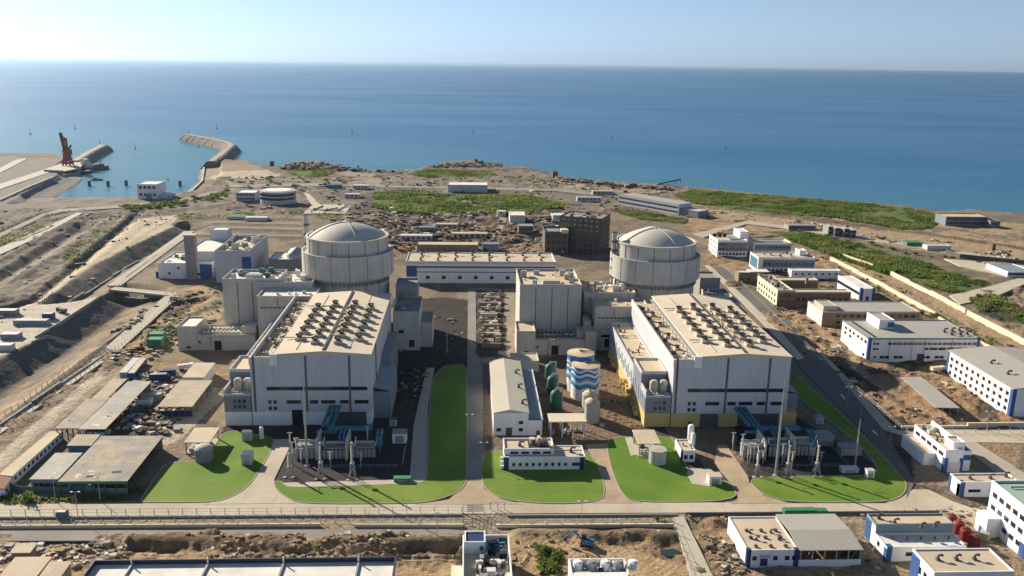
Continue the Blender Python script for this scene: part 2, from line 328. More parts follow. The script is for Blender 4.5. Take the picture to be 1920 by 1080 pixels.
for p_ in ([(0,520),(80,480),(160,432),(215,402)], [(30,545),(110,505),(190,450),(235,405)], [(0,470),(60,445),(120,418)], [(80,560),(150,515),(240,445),(300,402)], [(150,520),(250,455),(322,412)]): line(p_, 5, PT, .55)
for p_ in ([(0,490),(70,450),(150,408)], [(20,530),(90,490),(150,455)], [(120,500),(200,440),(245,400)], [(0,460),(40,452),(100,425)]): line(p_, 5, DT, .8, 1.5)
line([(20,780),(150,680),(260,600),(330,562)], 4, DT, .8, 1.); line([(60,760),(230,625),(318,566)], 5, (.17,.145,.12), .8, 1.2); line([(200,690),(330,600),(400,575)], 4, DT, .7, 1.); line([(0,880),(90,800),(180,725),(240,690)], 5, PT, .5); line([(240,545),(330,546),(410,560)], 6, SAND, .6); line([(260,640),(330,600),(410,545)], 5, SAND, .6)
line([(640,372),(1060,392)], 5, DT, .6, 1.); line([(640,405),(840,408),(1060,402)], 9, (.30,.25,.20), .7); line([(650,422),(780,424),(930,420)], 6, DT, .8, 2.); line([(690,440),(930,436),(1050,445)], 7, (.34,.27,.20), .6); line([(925,470),(930,440),(945,405)], 7, (.40,.36,.32), .8); line([(700,452),(800,428),(860,405)], 6, REDB, .7)
for p_ in ([(300,395),(420,388),(560,392),(700,402)], [(660,350),(900,356),(1100,366),(1180,380)], [(560,335),(640,330),(760,338)], [(1000,345),(1100,358),(1220,372)], [(940,322),(1030,342),(1090,352)]): line(p_, 8, (.17,.145,.125), .7, 1.2)
for p_ in ([(420,340),(520,336),(640,341)], [(690,338),(860,340),(1000,350)], [(1080,356),(1180,358),(1240,352)], [(330,385),(420,372),(440,350),(430,338)]): line(p_, 8, PT, .6)
line([(1290,455),(1340,450),(1440,440)], 6, SAND, .6); line([(1300,432),(1480,436),(1700,462),(1920,500)], 6, DBRN, .6, 1.); line([(1280,385),(1420,402),(1700,436),(1920,468)], 7, DBRN, .7, 1.5); line([(1480,425),(1700,452),(1920,484)], 8, (.30,.27,.24), .7); line([(1500,445),(1650,470),(1780,505)], 6, REDB, .6)
line([(1600,490),(1760,570),(1920,655)], 8, (.42,.31,.20), .7); line([(1560,500),(1700,575),(1860,680),(1920,720)], 6, DBRN, .5, 1.); line([(1480,600),(1560,640),(1640,720),(1780,790)], 5, (.44,.33,.22), .6); line([(1520,620),(1600,700),(1720,780)], 4, DBRN, .6, .8)
for p_ in ([(0,1030),(200,1040),(420,1048),(640,1052),(860,1046)], [(0,1022),(240,1034),(500,1042),(870,1038)], [(930,1005),(1020,1020),(1130,1045),(1200,1085)], [(950,1000),(1060,1012),(1180,1040),(1260,1085)], [(960,1080),(985,1045),(1000,1022)]): line(p_, 1.4, (.50,.37,.23), .55)
for p_ in ([(260,1010),(400,1014),(560,1011)], [(420,1022),(560,1026),(700,1020)], [(600,1014),(740,1018),(860,1012)], [(1100,1012),(1200,1000),(1260,1005)], [(980,1002),(1100,1003)]): line(p_, 5, (.20,.145,.10), .55, 1.6)
# building sites are level: relief fades out inside the works
relief = (fbm(GX, GY, 9, 4)-.5)*2*amp*1.25+(fbm(GX, GY, 34, 3)-.5)*amp*1.6+(fbm(GX+50, GY+20, 3.6, 3)-.5)*np.clip(amp-.5, 0, 2)*.9
PLANT = W2([(300,660),(420,500),(760,470),(1320,470),(1340,520),(1480,640),(1720,930),(1400,945),(1000,990),(0,1000),(250,900)])
ins = pip(GX, GY, PLANT); relief[ins] *= np.where(amp[ins] > .5, .5, .3)
GZ += relief-.12
# sea bed beyond the coast line
inl = pip(GX+jx*.25, GY+jy*.25, LANDP); cb = [p for p in W2(COAST, SEA_Z)]
dc, _ = pdist(GX, GY, cb); near = inl & (dc < 30) & (GY > 900)
GZ[near] = np.minimum(GZ[near], SEA_Z-.3+(dc[near]/30)**.8*4.8+relief[near]*.6)
beach = inl & (dc < 26) & (GX > 40) & (GY > 850); mixc(beach, (.44,.35,.26), .75)
rocky = inl & (dc < 24) & (GX < 200) & (GX > -330) & (GY > 1000); mixc(rocky & (n_c > .45), (.13,.11,.10), .85); GZ[rocky] += n_c[rocky]*2.6
GZ[~inl] = SEA_Z-6
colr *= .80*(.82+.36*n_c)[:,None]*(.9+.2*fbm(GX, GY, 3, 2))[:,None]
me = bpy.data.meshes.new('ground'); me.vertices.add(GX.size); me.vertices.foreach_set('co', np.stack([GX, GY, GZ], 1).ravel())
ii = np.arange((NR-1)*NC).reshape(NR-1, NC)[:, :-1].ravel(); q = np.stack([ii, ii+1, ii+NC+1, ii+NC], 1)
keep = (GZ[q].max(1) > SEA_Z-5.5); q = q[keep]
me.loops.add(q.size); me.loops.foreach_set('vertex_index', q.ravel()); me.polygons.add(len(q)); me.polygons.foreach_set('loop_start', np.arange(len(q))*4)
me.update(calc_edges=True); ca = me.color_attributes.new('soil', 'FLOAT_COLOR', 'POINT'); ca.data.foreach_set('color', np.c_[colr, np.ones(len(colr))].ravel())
me.validate()
gm = bpy.data.materials.new('soil'); gm.use_nodes = True; N = gm.node_tree.nodes; L = gm.node_tree.links; b = N['Principled BSDF']; b.inputs['Roughness'].default_value = .95; b.inputs['Specular IOR Level'].default_value = .15
at = N.new('ShaderNodeAttribute'); at.attribute_name = 'soil'; ge = N.new('ShaderNodeNewGeometry')
n1 = N.new('ShaderNodeTexNoise'); n1.inputs['Scale'].default_value = .45; n1.inputs['Detail'].default_value = 9; n1.inputs['Roughness'].default_value = .72; L.new(ge.outputs['Position'], n1.inputs['Vector'])
cr = N.new('ShaderNodeMapRange'); cr.inputs[1].default_value = .3; cr.inputs[2].default_value = .7; cr.inputs[3].default_value = .62; cr.inputs[4].default_value = 1.34; L.new(n1.outputs['Fac'], cr.inputs[0])
mx = N.new('ShaderNodeMix'); mx.data_type = 'RGBA'; mx.blend_type = 'MULTIPLY'; mx.inputs[0].default_value = 1; L.new(at.outputs['Color'], mx.inputs[6]); L.new(cr.outputs[0], mx.inputs[7]); L.new(mx.outputs[2], b.inputs['Base Color'])
bp = N.new('ShaderNodeBump'); bp.inputs['Strength'].default_value = .8; bp.inputs['Distance'].default_value = .8; n2 = N.new('ShaderNodeTexNoise'); n2.inputs['Scale'].default_value = .6; n2.inputs['Detail'].default_value = 8; L.new(ge.outputs['Position'], n2.inputs['Vector']); L.new(n2.outputs['Fac'], bp.inputs['Height']); L.new(bp.outputs[0], b.inputs['Normal'])
me.materials.append(gm); me.polygons.foreach_set('use_smooth', [True]*len(me.polygons))
struct(link('ground', me))
def gz(x, y):                       # terrain height under a point
    r = int(np.clip(round(math.log(max(y, 196)/195.)/math.log(1650/195.)*(NR-1)), 0, NR-1)); u = x/(yy[r]+60)/1.15
    c = int(np.clip(round((u+1)/2*(NC-1)), 0, NC-1)); return float(GZ[r*NC+c])
# ------------------------------------------------------------------ sea
sm = bpy.data.materials.new('sea_water'); sm.use_nodes = True; N = sm.node_tree.nodes; L = sm.node_tree.links; b = N['Principled BSDF']
b.inputs['IOR'].default_value = 1.33; b.inputs['Specular IOR Level'].default_value = .5
ge = N.new('ShaderNodeNewGeometry')
def nz(sc, det, vec=(1,1,1), rg=.55):
    vm = N.new('ShaderNodeVectorMath'); vm.operation = 'MULTIPLY'; vm.inputs[1].default_value = vec; L.new(ge.outputs['Position'], vm.inputs[0])
    n = N.new('ShaderNodeTexNoise'); n.inputs['Scale'].default_value = sc; n.inputs['Detail'].default_value = det; n.inputs['Roughness'].default_value = rg; L.new(vm.outputs[0], n.inputs['Vector']); return n.outputs['Fac']
def mr(src, a, c, d, e):
    r = N.new('ShaderNodeMapRange'); r.inputs[1].default_value = a; r.inputs[2].default_value = c; r.inputs[3].default_value = d; r.inputs[4].default_value = e; L.new(src, r.inputs[0]); return r.outputs[0]
# shallow water over sand along the beach: distance from the shore line
A, B = P(960, 318), P(1920, 404); dl = Vector((B[0]-A[0], B[1]-A[1], 0)).normalized(); nl = Vector((-dl.y, dl.x, 0))
dp = N.new('ShaderNodeVectorMath'); dp.operation = 'DOT_PRODUCT'; dp.inputs[1].default_value = nl; L.new(ge.outputs['Position'], dp.inputs[0])
off = nl.x*A[0]+nl.y*A[1]
sh = mr(dp.outputs['Value'], off-40, off+420, .8, 0.)
mxs = N.new('ShaderNodeMix'); mxs.data_type = 'RGBA'; L.new(sh, mxs.inputs[0]); mxs.inputs[6].default_value = (.007,.098,.235,1); mxs.inputs[7].default_value = (.030,.16,.215,1)
vr = mr(nz(.004, 6, (.35,1,1)), .3, .7, .93, 1.07); m2 = N.new('ShaderNodeMix'); m2.data_type = 'RGBA'; m2.blend_type = 'MULTIPLY'; m2.inputs[0].default_value = 1; L.new(mxs.outputs[2], m2.inputs[6]); L.new(vr, m2.inputs[7]); L.new(m2.outputs[2], b.inputs['Base Color'])
L.new(mr(nz(.0016, 8, (.4,1.,1), .65), .42, .62, .29, .35), b.inputs['Roughness'])
b1 = N.new('ShaderNodeBump'); b1.inputs['Strength'].default_value = .42; b1.inputs['Distance'].default_value = 2.2; L.new(nz(.06, 6, (.6,1,1), .6), b1.inputs['Height'])
L.new(b1.outputs[0], b.inputs['Normal'])
sv = MB(); sv.quad((-60000,150,SEA_Z),(60000,150,SEA_Z),(60000,90000,SEA_Z),(-60000,90000,SEA_Z)); struct(sv.obj('sea', sm))
# ------------------------------------------------------------------ roads, lawns, pavements: flat sheets, each a little above the one below
def sheet(name, pts, m, z=.1, world=False, kind='structure', label=None, cat=None):
    poly = pts if world else W2(pts); n = len(poly)
    mb = MB(); mb.prism(poly, -.35, z); o = mb.obj(name, m); struct(o, kind)
    if label: tag(o, label, cat)
    return o
def curve(pts, it=3):
    for _ in range(it):
        out = []
        for i in range(len(pts)):
            a, b_ = pts[i], pts[(i+1)%len(pts)]
            if math.hypot(a[0]-b_[0], a[1]-b_[1]) < 9: out.append(a); continue
            out += [(a[0]*.75+b_[0]*.25, a[1]*.75+b_[1]*.25), (a[0]*.25+b_[0]*.75, a[1]*.25+b_[1]*.75)]
        pts = out
    return pts
sheet('main_road', [(-80,946),(400,943),(760,943),(1180,941),(1480,944),(1660,944),(1712,918),(1740,918),(1790,942),(1860,965),(1890,1003),(1830,985),(1770,957),(1400,961),(1000,963),(400,966),(-80,969)], CROAD, .12)
sheet('central_road', [(878,545),(892,545),(893,660),(905,690),(906,960),(876,960),(876,700),(877,600)], ASPHG, .16)
sheet('central_junction', [(876,902),(904,902),(908,918),(940,936),(980,946),(780,946),(840,938),(868,915)], DROAD, .2)
sheet('access_road', [(514,824),(545,824),(545,835),(514,900),(517,917),(535,930),(570,944),(380,946),(430,935),(470,905),(496,866)], CROAD, .2)
sheet('access_road', [(1098,835),(1137,832),(1144,870),(1168,925),(1185,935),(1205,944),(1110,944),(1134,930),(1130,905),(1118,868),(1110,855)], DROAD, .2)
sheet('access_road', [(1345,835),(1362,835),(1402,893),(1405,906),(1432,930),(1480,944),(1370,945),(1386,938),(1370,905),(1340,870)], DROAD, .2)
sheet('plant_road', [(1338,500),(1352,500),(1420,548),(1492,612),(1530,658),(1655,800),(1715,905),(1700,935),(1698,905),(1612,802),(1500,690),(1464,624),(1405,566)], mat('road_tarmac', (.135,.13,.125), .2, .05, .9, col2=(.115,.11,.108)), .16)
sheet('pavement', [(1322,498),(1331,498),(1404,565),(1463,622),(1508,672),(1495,676),(1448,626),(1390,566)], CONC_L, .3)
sheet('pavement', [(1531,655),(1545,663),(1680,806),(1720,812),(1718,824),(1656,806)], PATHM, .22)
for f in (3, 6):                                              # dashed centre line
    x0, y0 = 1515+f*20, 672+f*22.5; sheet('road_marking', [(x0,y0),(x0+2.2,y0),(x0+11,y0+9),(x0+8.2,y0+9)], WHITE, .17)
sheet('cross_road', [(1690,822),(1720,806),(1930,806),(1930,832),(1850,830),(1720,830)], CROAD, .2)
sheet('cross_road', [(1795,830),(1830,830),(1925,890),(1925,915),(1860,880)], PATHM, .25)
sheet('service_road', [(-60,996),(840,993),(880,996),(850,1012),(-60,1015)], ASPHG, .16)
sheet('yard_floor', [(545,790),(770,790),(798,905),(780,907),(640,912),(532,914),(530,902)], GRAVEL, .14)
sheet('yard_floor', [(1375,795),(1490,780),(1640,870),(1640,893),(1405,896)], GRAVEL, .14)
sheet('pavement', [(800,690),(815,690),(803,760),(800,900),(768,904),(775,800)], PATHM, .2)
sheet('pavement', [(532,906),(640,903),(778,899),(800,899),(800,906),(640,913),(532,916)], CONC_L, .24)
sheet('slip_ramp', [(1262,972),(1282,970),(1345,1100),(1300,1100)], CONC_L, .5)
sheet('coast_road', [(0,438),(78,402),(110,393),(240,384),(330,376),(405,358),(410,361),(340,381),(245,389),(115,398),(82,407),(0,446)], ASPHG, .5)
sheet('coast_road', [(420,347),(640,343),(760,349),(1050,354),(1180,368),(1180,373),(1040,359),(760,354),(640,349),(420,352)], ASPHG, .5)
sheet('harbour_road', [(-20,352),(84,318),(112,308),(125,312),(95,323),(-20,362)], CONC_L, .5); sheet('harbour_road', [(-20,326),(30,300),(52,297),(40,304),(-20,335)], CONC_L, .5)
sheet('haul_road', [(-80,500),(60,440),(145,400),(155,401),(70,447),(-80,516)], CONC_L, .9); sheet('haul_road', [(1300,440),(1400,415),(1480,425),(1920,490),(1920,497),(1480,431),(1400,421),(1320,446)], PATHM, .7)
sheet('car_park', [(570,362),(580,364),(600,384),(660,384),(648,401),(568,401),(585,385)], CONC_L, .5); sheet('paved_lot', [(1770,486),(1930,500),(1930,520),(1890,520),(1800,500)], CONC_L, .7)
sheet('paved_lot', [(1780,555),(1850,540),(1920,520),(1930,530),(1860,560),(1800,572)], CONC_L, .7)
def lawn(pts, label):
    poly = W2(curve(pts, 2)); mb = MB(); mb.prism(poly, -.35, .3); o = mb.obj('lawn', LAWN); struct(o, 'stuff'); tag(o, label, 'lawn')
    if sum(poly[i][0]*poly[(i+1)%len(poly)][1]-poly[(i+1)%len(poly)][0]*poly[i][1] for i in range(len(poly))) < 0: poly = poly[::-1]
    kb = MB(); n = len(poly)
    for i in range(n):
        a, b_ = Vector(poly[i]), Vector(poly[(i+1)%n])
        if (b_-a).length < .05: continue
        d = (b_-a).normalized(); q = Vector((d.y, -d.x)); kb.prism([(a+q*.02)[:], (b_+q*.02)[:], (b_+q*.42)[:], (a+q*.42)[:]], -.3, .36)
    struct(kb.obj('kerb', KERB))
LL = 'bright green lawn '
lawn([(425,808),(457,811),(506,822),(513,823),(511,830),(505,850),(492,872),(475,900),(455,920),(425,936),(395,942),(270,942),(262,942),(266,936),(300,885),(312,869),(340,867),(365,869),(400,835)], LL+'around the grey dome-topped tank at left')
lawn([(514,903),(530,905),(531,916),(640,913),(780,908),(802,903),(803,870),(806,760),(813,712),(824,694),(842,685),(866,685),(873,686),(874,694),(875,760),(875,900),(868,915),(845,930),(800,942),(760,944),(562,945),(535,932),(518,918)], LL+'wrapping the shaded transformer yard and running up beside the central road')
lawn([(903,880),(906,855),(915,846),(945,846),(1097,852),(1108,856),(1118,870),(1131,905),(1133,930),(1120,942),(1025,945),(950,938),(920,925),(905,908)], LL+'around the low office block with the round windows row')
lawn([(1138,840),(1142,828),(1152,822),(1170,819),(1255,819),(1266,832),(1292,886),(1297,900),(1327,905),(1352,900),(1370,908),(1386,940),(1195,942),(1170,933),(1150,890)], LL+'holding the grey concrete tank and the small canopy')
lawn([(1405,897),(1520,894),(1640,893),(1650,880),(1600,820),(1480,738),(1481,700),(1490,702),(1605,802),(1693,898),(1700,912),(1692,930),(1660,942),(1480,942),(1435,930),(1410,910)], LL+'in front of the right transformer yard, with a strip along the asphalt road')
# ------------------------------------------------------------------ building kit
MESHES = {}
def cached(key, f):
    if key not in MESHES: MESHES[key] = f()
    return MESHES[key]
def win_mesh(w_, h_, kind):
    def f():
        m = MB()
        if kind == 'round': m.box(-w_/2-.25, w_/2+.25, -.10, 0, -h_/2-.25, h_/2+.25, 0); m.box(-w_/2, w_/2, -.14, -.10, -h_/2, h_/2, 1)
        else:
            m.box(-w_/2-.12, w_/2+.12, -.08, 0, -h_/2-.12, h_/2+.12, 0); k = max(1, round(w_/1.4)); s_ = w_/k
            for i in range(k): m.box(-w_/2+i*s_+.06, -w_/2+(i+1)*s_-.06, -.12, -.08, -h_/2, h_/2, 1)
        return m.mesh('window', [OFFW if kind != 'dark' else STEELD, GLASS])
    return cached(('win', round(w_, 1), round(h_, 1), kind), f)
def wins(th, face, pos, w_, h_, kind='n', name='window'):
    me_ = win_mesh(w_, h_, kind)
    for u, z in pos:
        x, y, rz = {'F': (u, th['y0'], 0), 'L': (th['x0'], u, -math.pi/2), 'R': (th['x1'], u, math.pi/2)}[face]
        link(name, me_, th, (x, y, z), rz)
def grid(us, zs): return [(u, z) for z in zs for u in us]
def lin(a, b_, n): return [a+(b_-a)*(i+.5)/n for i in range(n)]
def block(th, x0, x1, y0, y1, z0, z1, wm, rm, par=.8, pm=None, wall='wall', roof='roof'):
    wo = MB().box(x0, x1, y0, y1, z0, z1-.3).obj(wall, wm, th)
    g = .35; MB().box(x0+g, x1-g, y0+g, y1-g, z1-.3, z1, 0).obj(roof, rm, th)
    if par:
        m = MB(); e = .06; a, b_, c, d = x0-e, x1+e, y0-e, y1+e
        m.box(a, b_, c, c+.45, z1-.5, z1+par); m.box(a, b_, d-.45, d, z1-.5, z1+par); m.box(a, a+.45, c+.45, d-.45, z1-.5, z1+par); m.box(b_-.45, b_, c+.45, d-.45, z1-.5, z1+par)
        m.obj('parapet', pm or wm, th)
    return wo
def bldg(name, label, cat, fr, wm, rm, par=.8, group=None, pm=None, base=-2.):
    X0, X1, Y0, Y1, h = fr; th = thing(name, label, cat, (X0, Y0, 0), group)
    w_, d_ = X1-X0, Y1-Y0; th['x0'] = 0.; th['x1'] = w_; th['y0'] = 0.
    block(th, 0, w_, 0, d_, base, h, wm, rm, par, pm); return th, w_, d_, h
def trim(th, xs, y0, h, m=BLUE, wd=1.4, y1=None):
    for x in xs: MB().box(x-wd/2, x+wd/2, y0-.12, y0+wd, -1, h+.4).obj('corner_trim', m, th)
def band(th, x0, x1, y, z0, z1, m, name='wall_band', pr=.1): return MB().box(x0, x1, y-pr, y, z0, z1).obj(name, m, th)
def sband(th, x, y0, y1, z0, z1, m, name='wall_band', pr=.1): return MB().box(x-pr, x, y0, y1, z0, z1).obj(name, m, th)
def goose():                     # small gooseneck roof vent
    m = MB(); m.box(-.7, .7, -.7, .7, 0, .9, 0); m.cyl(0, 0, .9, 1.9, .45, n=10); m.tube((0,0,1.8), (1.5,.2,2.3), .45, 8); m.tube((1.4,.2,2.3), (2.0,.3,1.7), .5, 8); return m.mesh('roof_vent', STEELD)
def vents(th, pts, z, kind='goose', sc=1.):
    for x, y in pts:
        o = link('roof_vent', cached(kind, goose if kind == 'goose' else pyr), th, (x, y, z)); o.scale = (sc, sc, sc)
def pyr():
    m = MB(); m.box(-.9, .9, -.9, .9, 0, .7); m.cyl(0, 0, .7, 1.0, 1.5, 1.5, 4); m.cyl(0, 0, 1.0, 2.0, 1.5, .1, 4); return m.mesh('roof_vent', STEELD)
def clutter(th, x0, x1, y0, y1, z, n, mats=(), name='roof_unit', smax=2.2, seed=1):
    r = random.Random(seed); mats = mats or (STEEL, STEELD, WROOF)
    for _ in range(n):                                           # every box, drum or pipe on a roof is a part of its own
        m = MB(); x, y = r.uniform(x0, x1), r.uniform(y0, y1); a, b_, c = r.uniform(.5, smax), r.uniform(.5, smax), r.uniform(.5, smax); k = r.randrange(len(mats)); nm = name
        x = min(max(x, x0+a/2), x1-a/2); y = min(max(y, y0+b_/2), y1-b_/2); t = r.random()
        if t < .3: m.cyl(x, y, z, z+c*.9, a*.45, n=10); m.cyl(x, y, z+c*.9, z+c*.9+.15, a*.5, a*.2, n=10)
        elif t < .75:
            m.box(x-a/2, x+a/2, y-b_/2, y+b_/2, z, z+c); m.box(x-a/2-.08, x+a/2+.08, y-b_/2-.08, y+b_/2+.08, z+c, z+c+.12); m.box(x-a*.3, x-a*.1, y-b_/2-.06, y-b_/2, z+c*.3, z+c*.8)
        else:
            nm = 'roof_pipe'; L_ = r.uniform(2, 7); zz = z+r.uniform(.4, 1)
            if r.random() < .5: xa, xb = max(x-L_/2, x0), min(x+L_/2, x1); m.tube((xa, y, zz), (xb, y, zz), .24, 6); m.box(xa+.2, xa+.5, y-.2, y+.2, z, zz); m.box(xb-.5, xb-.2, y-.2, y+.2, z, zz)
            else: ya, yb = max(y-L_/2, y0), min(y+L_/2, y1); m.tube((x, ya, zz), (x, yb, zz), .24, 6); m.box(x-.2, x+.2, ya+.2, ya+.5, z, zz); m.box(x-.2, x+.2, yb-.5, yb-.2, z, zz)
        m.obj(nm, mats[k], th)
# ------------------------------------------------------------------ turbine halls
def roof_fan():
    m = MB(); m.box(-1.8, 1.8, -1.8, 1.8, -.4, 1.2, 1); m.lathe([(1.25,.9),(1.15,1.7),(1.6,2.2),(1.75,2.6)], 0, 0, 14, 0); m.cyl(0, 0, 2.0, 2.2, 1.5, 1.5, 14, 2); m.cyl(0, 0, 2.6, 3.3, .45, .35, 8, 0)
    for i in range(4): a = i*math.pi/2+.4; m.tube((1.7*math.cos(a), 1.7*math.sin(a), 2.6), (0, 0, 3.1), .12, 4, 0)
    return m.mesh('roof_fan', [STEELD, TAN, DARK])
def turbine_hall(label, X0, Y0, unit):
    th = thing('turbine_hall', label, 'turbine hall', (X0, Y0, 0)); W, D, H = 53.4, 106., 33.4; A = 11.5
    zb = 6.5
    wallm = SHEET
    m = MB()                                                    # hall body under a very flat gable, notched by the lower strip roof on the left
    m.prism([(A,0),(W,0),(W,D),(A,D)], zb, H, 0); m.box(0, A-.01, 0, D, zb, H-4.2, 0)
    m.obj('wall', wallm, th)
    m = MB(); xm = (A+W)/2; e = .5
    for xa, za, xb, zbb in ((A-e, H, xm, H+1.5), (xm, H+1.5, W+e, H)):
        m.add([(xa,-e,za),(xb,-e,zbb),(xb,D+e,zbb),(xa,D+e,za),(xa,-e,za+.5),(xb,-e,zbb+.5),(xb,D+e,zbb+.5),(xa,D+e,za+.5)], [(0,3,2,1),(4,5,6,7),(0,1,5,4),(2,3,7,6)] + ([(3,0,4,7)] if xa < xm-1 else [(1,2,6,5)]))
    m.add([(A,-.02,H-.1),(W,-.02,H-.1),(xm,-.02,H+1.5)], [(0,1,2)])
    m.obj('roof', TANP, th)
    MB().box(xm-.5, xm+.5, 1, D-1, H+1.9, H+2.5).obj('ridge_walkway', STEELD, th)
    m = MB()
    for xx in (A+8.5, W-10): m.box(xx-.25, xx+.25, 4, D-6, H+.95, H+1.35)
    for yy_ in (D*.72, D*.2): m.box(A+.2, xm-1, yy_-.2, yy_+.2, H+1.3, H+1.75)
    m.obj('roof_strips', GREYR, th)
    # strip roof with its parapet, beams and pipes
    MB().box(.3, A-.3, .6, D-.3, H-4.2, H-3.9).obj('strip_roof', TAN, th)
    m = MB(); m.box(-.35, .35, 0, D, H-4.6, H-1.2); m.box(.35, A, -.05, .6, H-4.6, H-.9); m.obj('strip_parapet', OFFW, th)
    m = MB(); m.box(A-1.6, A-.6, 2, D-2, H-1.4, H-.7)
    for k in range(14): m.box(A-1.3, A-.9, 4+k*7.4, 4.5+k*7.4, H-3.9, H-1.4)
    m.obj('pipe_rack', STEEL, th)
    clutter(th, 1.2, A-2, 4, D-6, H-3.9, 46 if unit == 1 else 18, (TAN, WROOF, STEEL, WROOF), 'roof_unit', 2.0, 3+unit)
    for k in range(9):
        o = link('strip_vent', cached('fan', roof_fan), th, (3.2+3.6*(k % 2), 14+k*9.6, H-3.9)); o.scale = (.75,)*3
    # fans on the main roof: four staggered rows
    fm = cached('fan', roof_fan)
    for cx, y_s, n_ in ((A+7.2, 19, 6), (A+15.6, 12, 7), (A+26.0, 12, 7), (A+34.6, 19, 6)):
        for k in range(n_):
            zr = H+1.5*(1-abs(cx-xm)/(W/2-A/2))+.75; link('roof_fan', fm, th, (cx, y_s+k*10.6, zr))
    clutter(th, xm+1, xm+3.2, 14, 84, H+1.8, 26, (STEEL, TAN), 'roof_unit', 1.3, 5+unit)
    # lower storey
    if unit == 1: MB().box(0, W, .02, D, -2, zb-.02).obj('base_wall', WHITE, th)
    else:
        MB().box(.0, W+5, -.1, D, -2, zb-.02).obj('base_wall', YEL, th)
        m = MB(); m.box(13.5, 22, -.2, -.1, 0, 6.2); m.box(31, 50, -.22, -.1, 0, 6.2); m.obj('door', STEELD, th); MB().box(8, 10, -.2, -.1, 1.2, 2.6).obj('louvre', STEELD, th)
    if unit == 1: MB().box(17.6, 22.4, -.12, .02, -.5, 7.4).obj('door', DARK, th); MB().box(34, 51, -.15, .02, 0, 6.4).obj('louvre', STEELD, th)
    # pilaster joints
    for x in (1.6, A+13.1, A+32.4): band(th, x-.45, x+.45, 0, zb, H-.3, JOINT, 'pilaster', .14)
    th['x0'] = 0.; th['x1'] = W; th['y0'] = 0.
    wm_ = win_mesh(1.15, 1.5, 'dark')
    for k in range(36): link('window', wm_, th, (7.6+k*1.24, 0, 17.6))
    for u0, n_ in ((8.1, 2), (16.2, 5), (26.4, 3), (31.6, 5), (40, 3), (46.4, 5)):
        for k in range(n_): link('window', wm_, th, (u0+k*(2.3 if n_ == 2 else 1.25), 0, 11.2))
    for k in range(2): link('window', wm_, th, (8.1+2.3*k, 0, 8.2))
    # left annex stepping back
    ax = -12.2
    MB().box(ax, -.4, 0, 11.5, zb, 14.2).obj('annex_front', SHEETD, th)
    m = MB(); m.box(ax, ax+.6, 0, 11.5, 14.2, 17.2); m.box(ax+.6, -.4, 0, .5, 14.2, 15.2); m.obj('terrace_parapet', SHEET, th)
    MB().box(ax+.6, -.4, .5, 11.5, 14.2, 14.5).obj('terrace_roof', TAN, th)
    for k in range(2):
        m = MB(); m.lathe([(.05,6.0),(1.2,5.8),(1.9,5.0),(2.0,4.2),(2.0,.4),(1.6,0)], 0, 0, 18); m.obj('roof_tank', TANKC, th, (-7.2+4.3*k, 6.6, 14.4), True)
    clutter(th, ax+1, -1, 1, 4.6, 14.5, 12, (STEEL, TAN), 'roof_unit', 1.5, 9)
    block(th, ax, -.4, 11.5, 31, zb, 21.8, SHEETD, TAN, 1.0, SHEET, 'annex_block', 'annex_roof')
    block(th, ax, -.4, 31.02, D-2, zb, 18.0, SHEET, TAN, 1.0, SHEET, 'annex_wing', 'annex_roof')
    MB().box(ax-.03, -.4, .05, D-2, -2, zb-.03).obj('annex_base', YEL if unit == 2 else WHITE, th)
    m = MB()
    for k in range(22):
        y = 2+k*4.6; m.box(ax-.18, ax-.02, y, y+2.3, 8+(k%3), 12.5+(k%2)*2.3)
    m.obj('wall_panels', BROOF if unit == 2 else OFFW, th)
    r = random.Random(4)
    for k in range(34):
        m = MB(); y = r.uniform(10, 100); z = r.uniform(.8, 6); m.box(ax-r.uniform(.5, 2.4), ax-.05, y, y+r.uniform(.4, 2.5), max(0, z-2), z); m.box(ax-.4, ax-.05, y+.1, y+.3, -.2, max(0, z-2)+.01)
        m.obj('pipe_support', YEL if unit == 2 else STEEL, th)
    clutter(th, ax+1, -1.5, 34, D-6, 18.0, 16, (STEEL, STEELD), 'roof_unit', 1.8, 21)

    for k in range(3): link('window', wm_, th, (-7.5+2.1*k, 0, 11.6)); link('window', wm_, th, (-7.5+2.1*k, 0, 9.0))
    # lean-to on the right
    m = MB(); m.box(W+.02, W+8, 8, 44, -2, 13); m.box(W+.02, W+5, 44.01, 88, -2, 17); m.obj('lean_to', SHEETD, th)
    m = MB(); m.add([(W+.05,8,15),(W+8.3,8,13.05),(W+8.3,44,13.05),(W+.05,44,15)], [(0,1,2,3)]); m.obj('lean_to_roof', BROOF, th)
    MB().tube((W+.3, 20, 14), (W+.3, 20, H), .25).obj('downpipe', STEELD, th)
    m = MB(); m.box(A-2.6, A+.9, -1.0, -.1, H-4.6, H+.6); m.obj('gutter_head', WHITE, th)
    return th
turbine_hall('white sheet-clad turbine hall with grey-white base behind the left transformer yard', -96.7, 375.2, 1)
turbine_hall('white sheet-clad turbine hall standing on a yellow base storey, at right', 93.0, 371.8, 2)
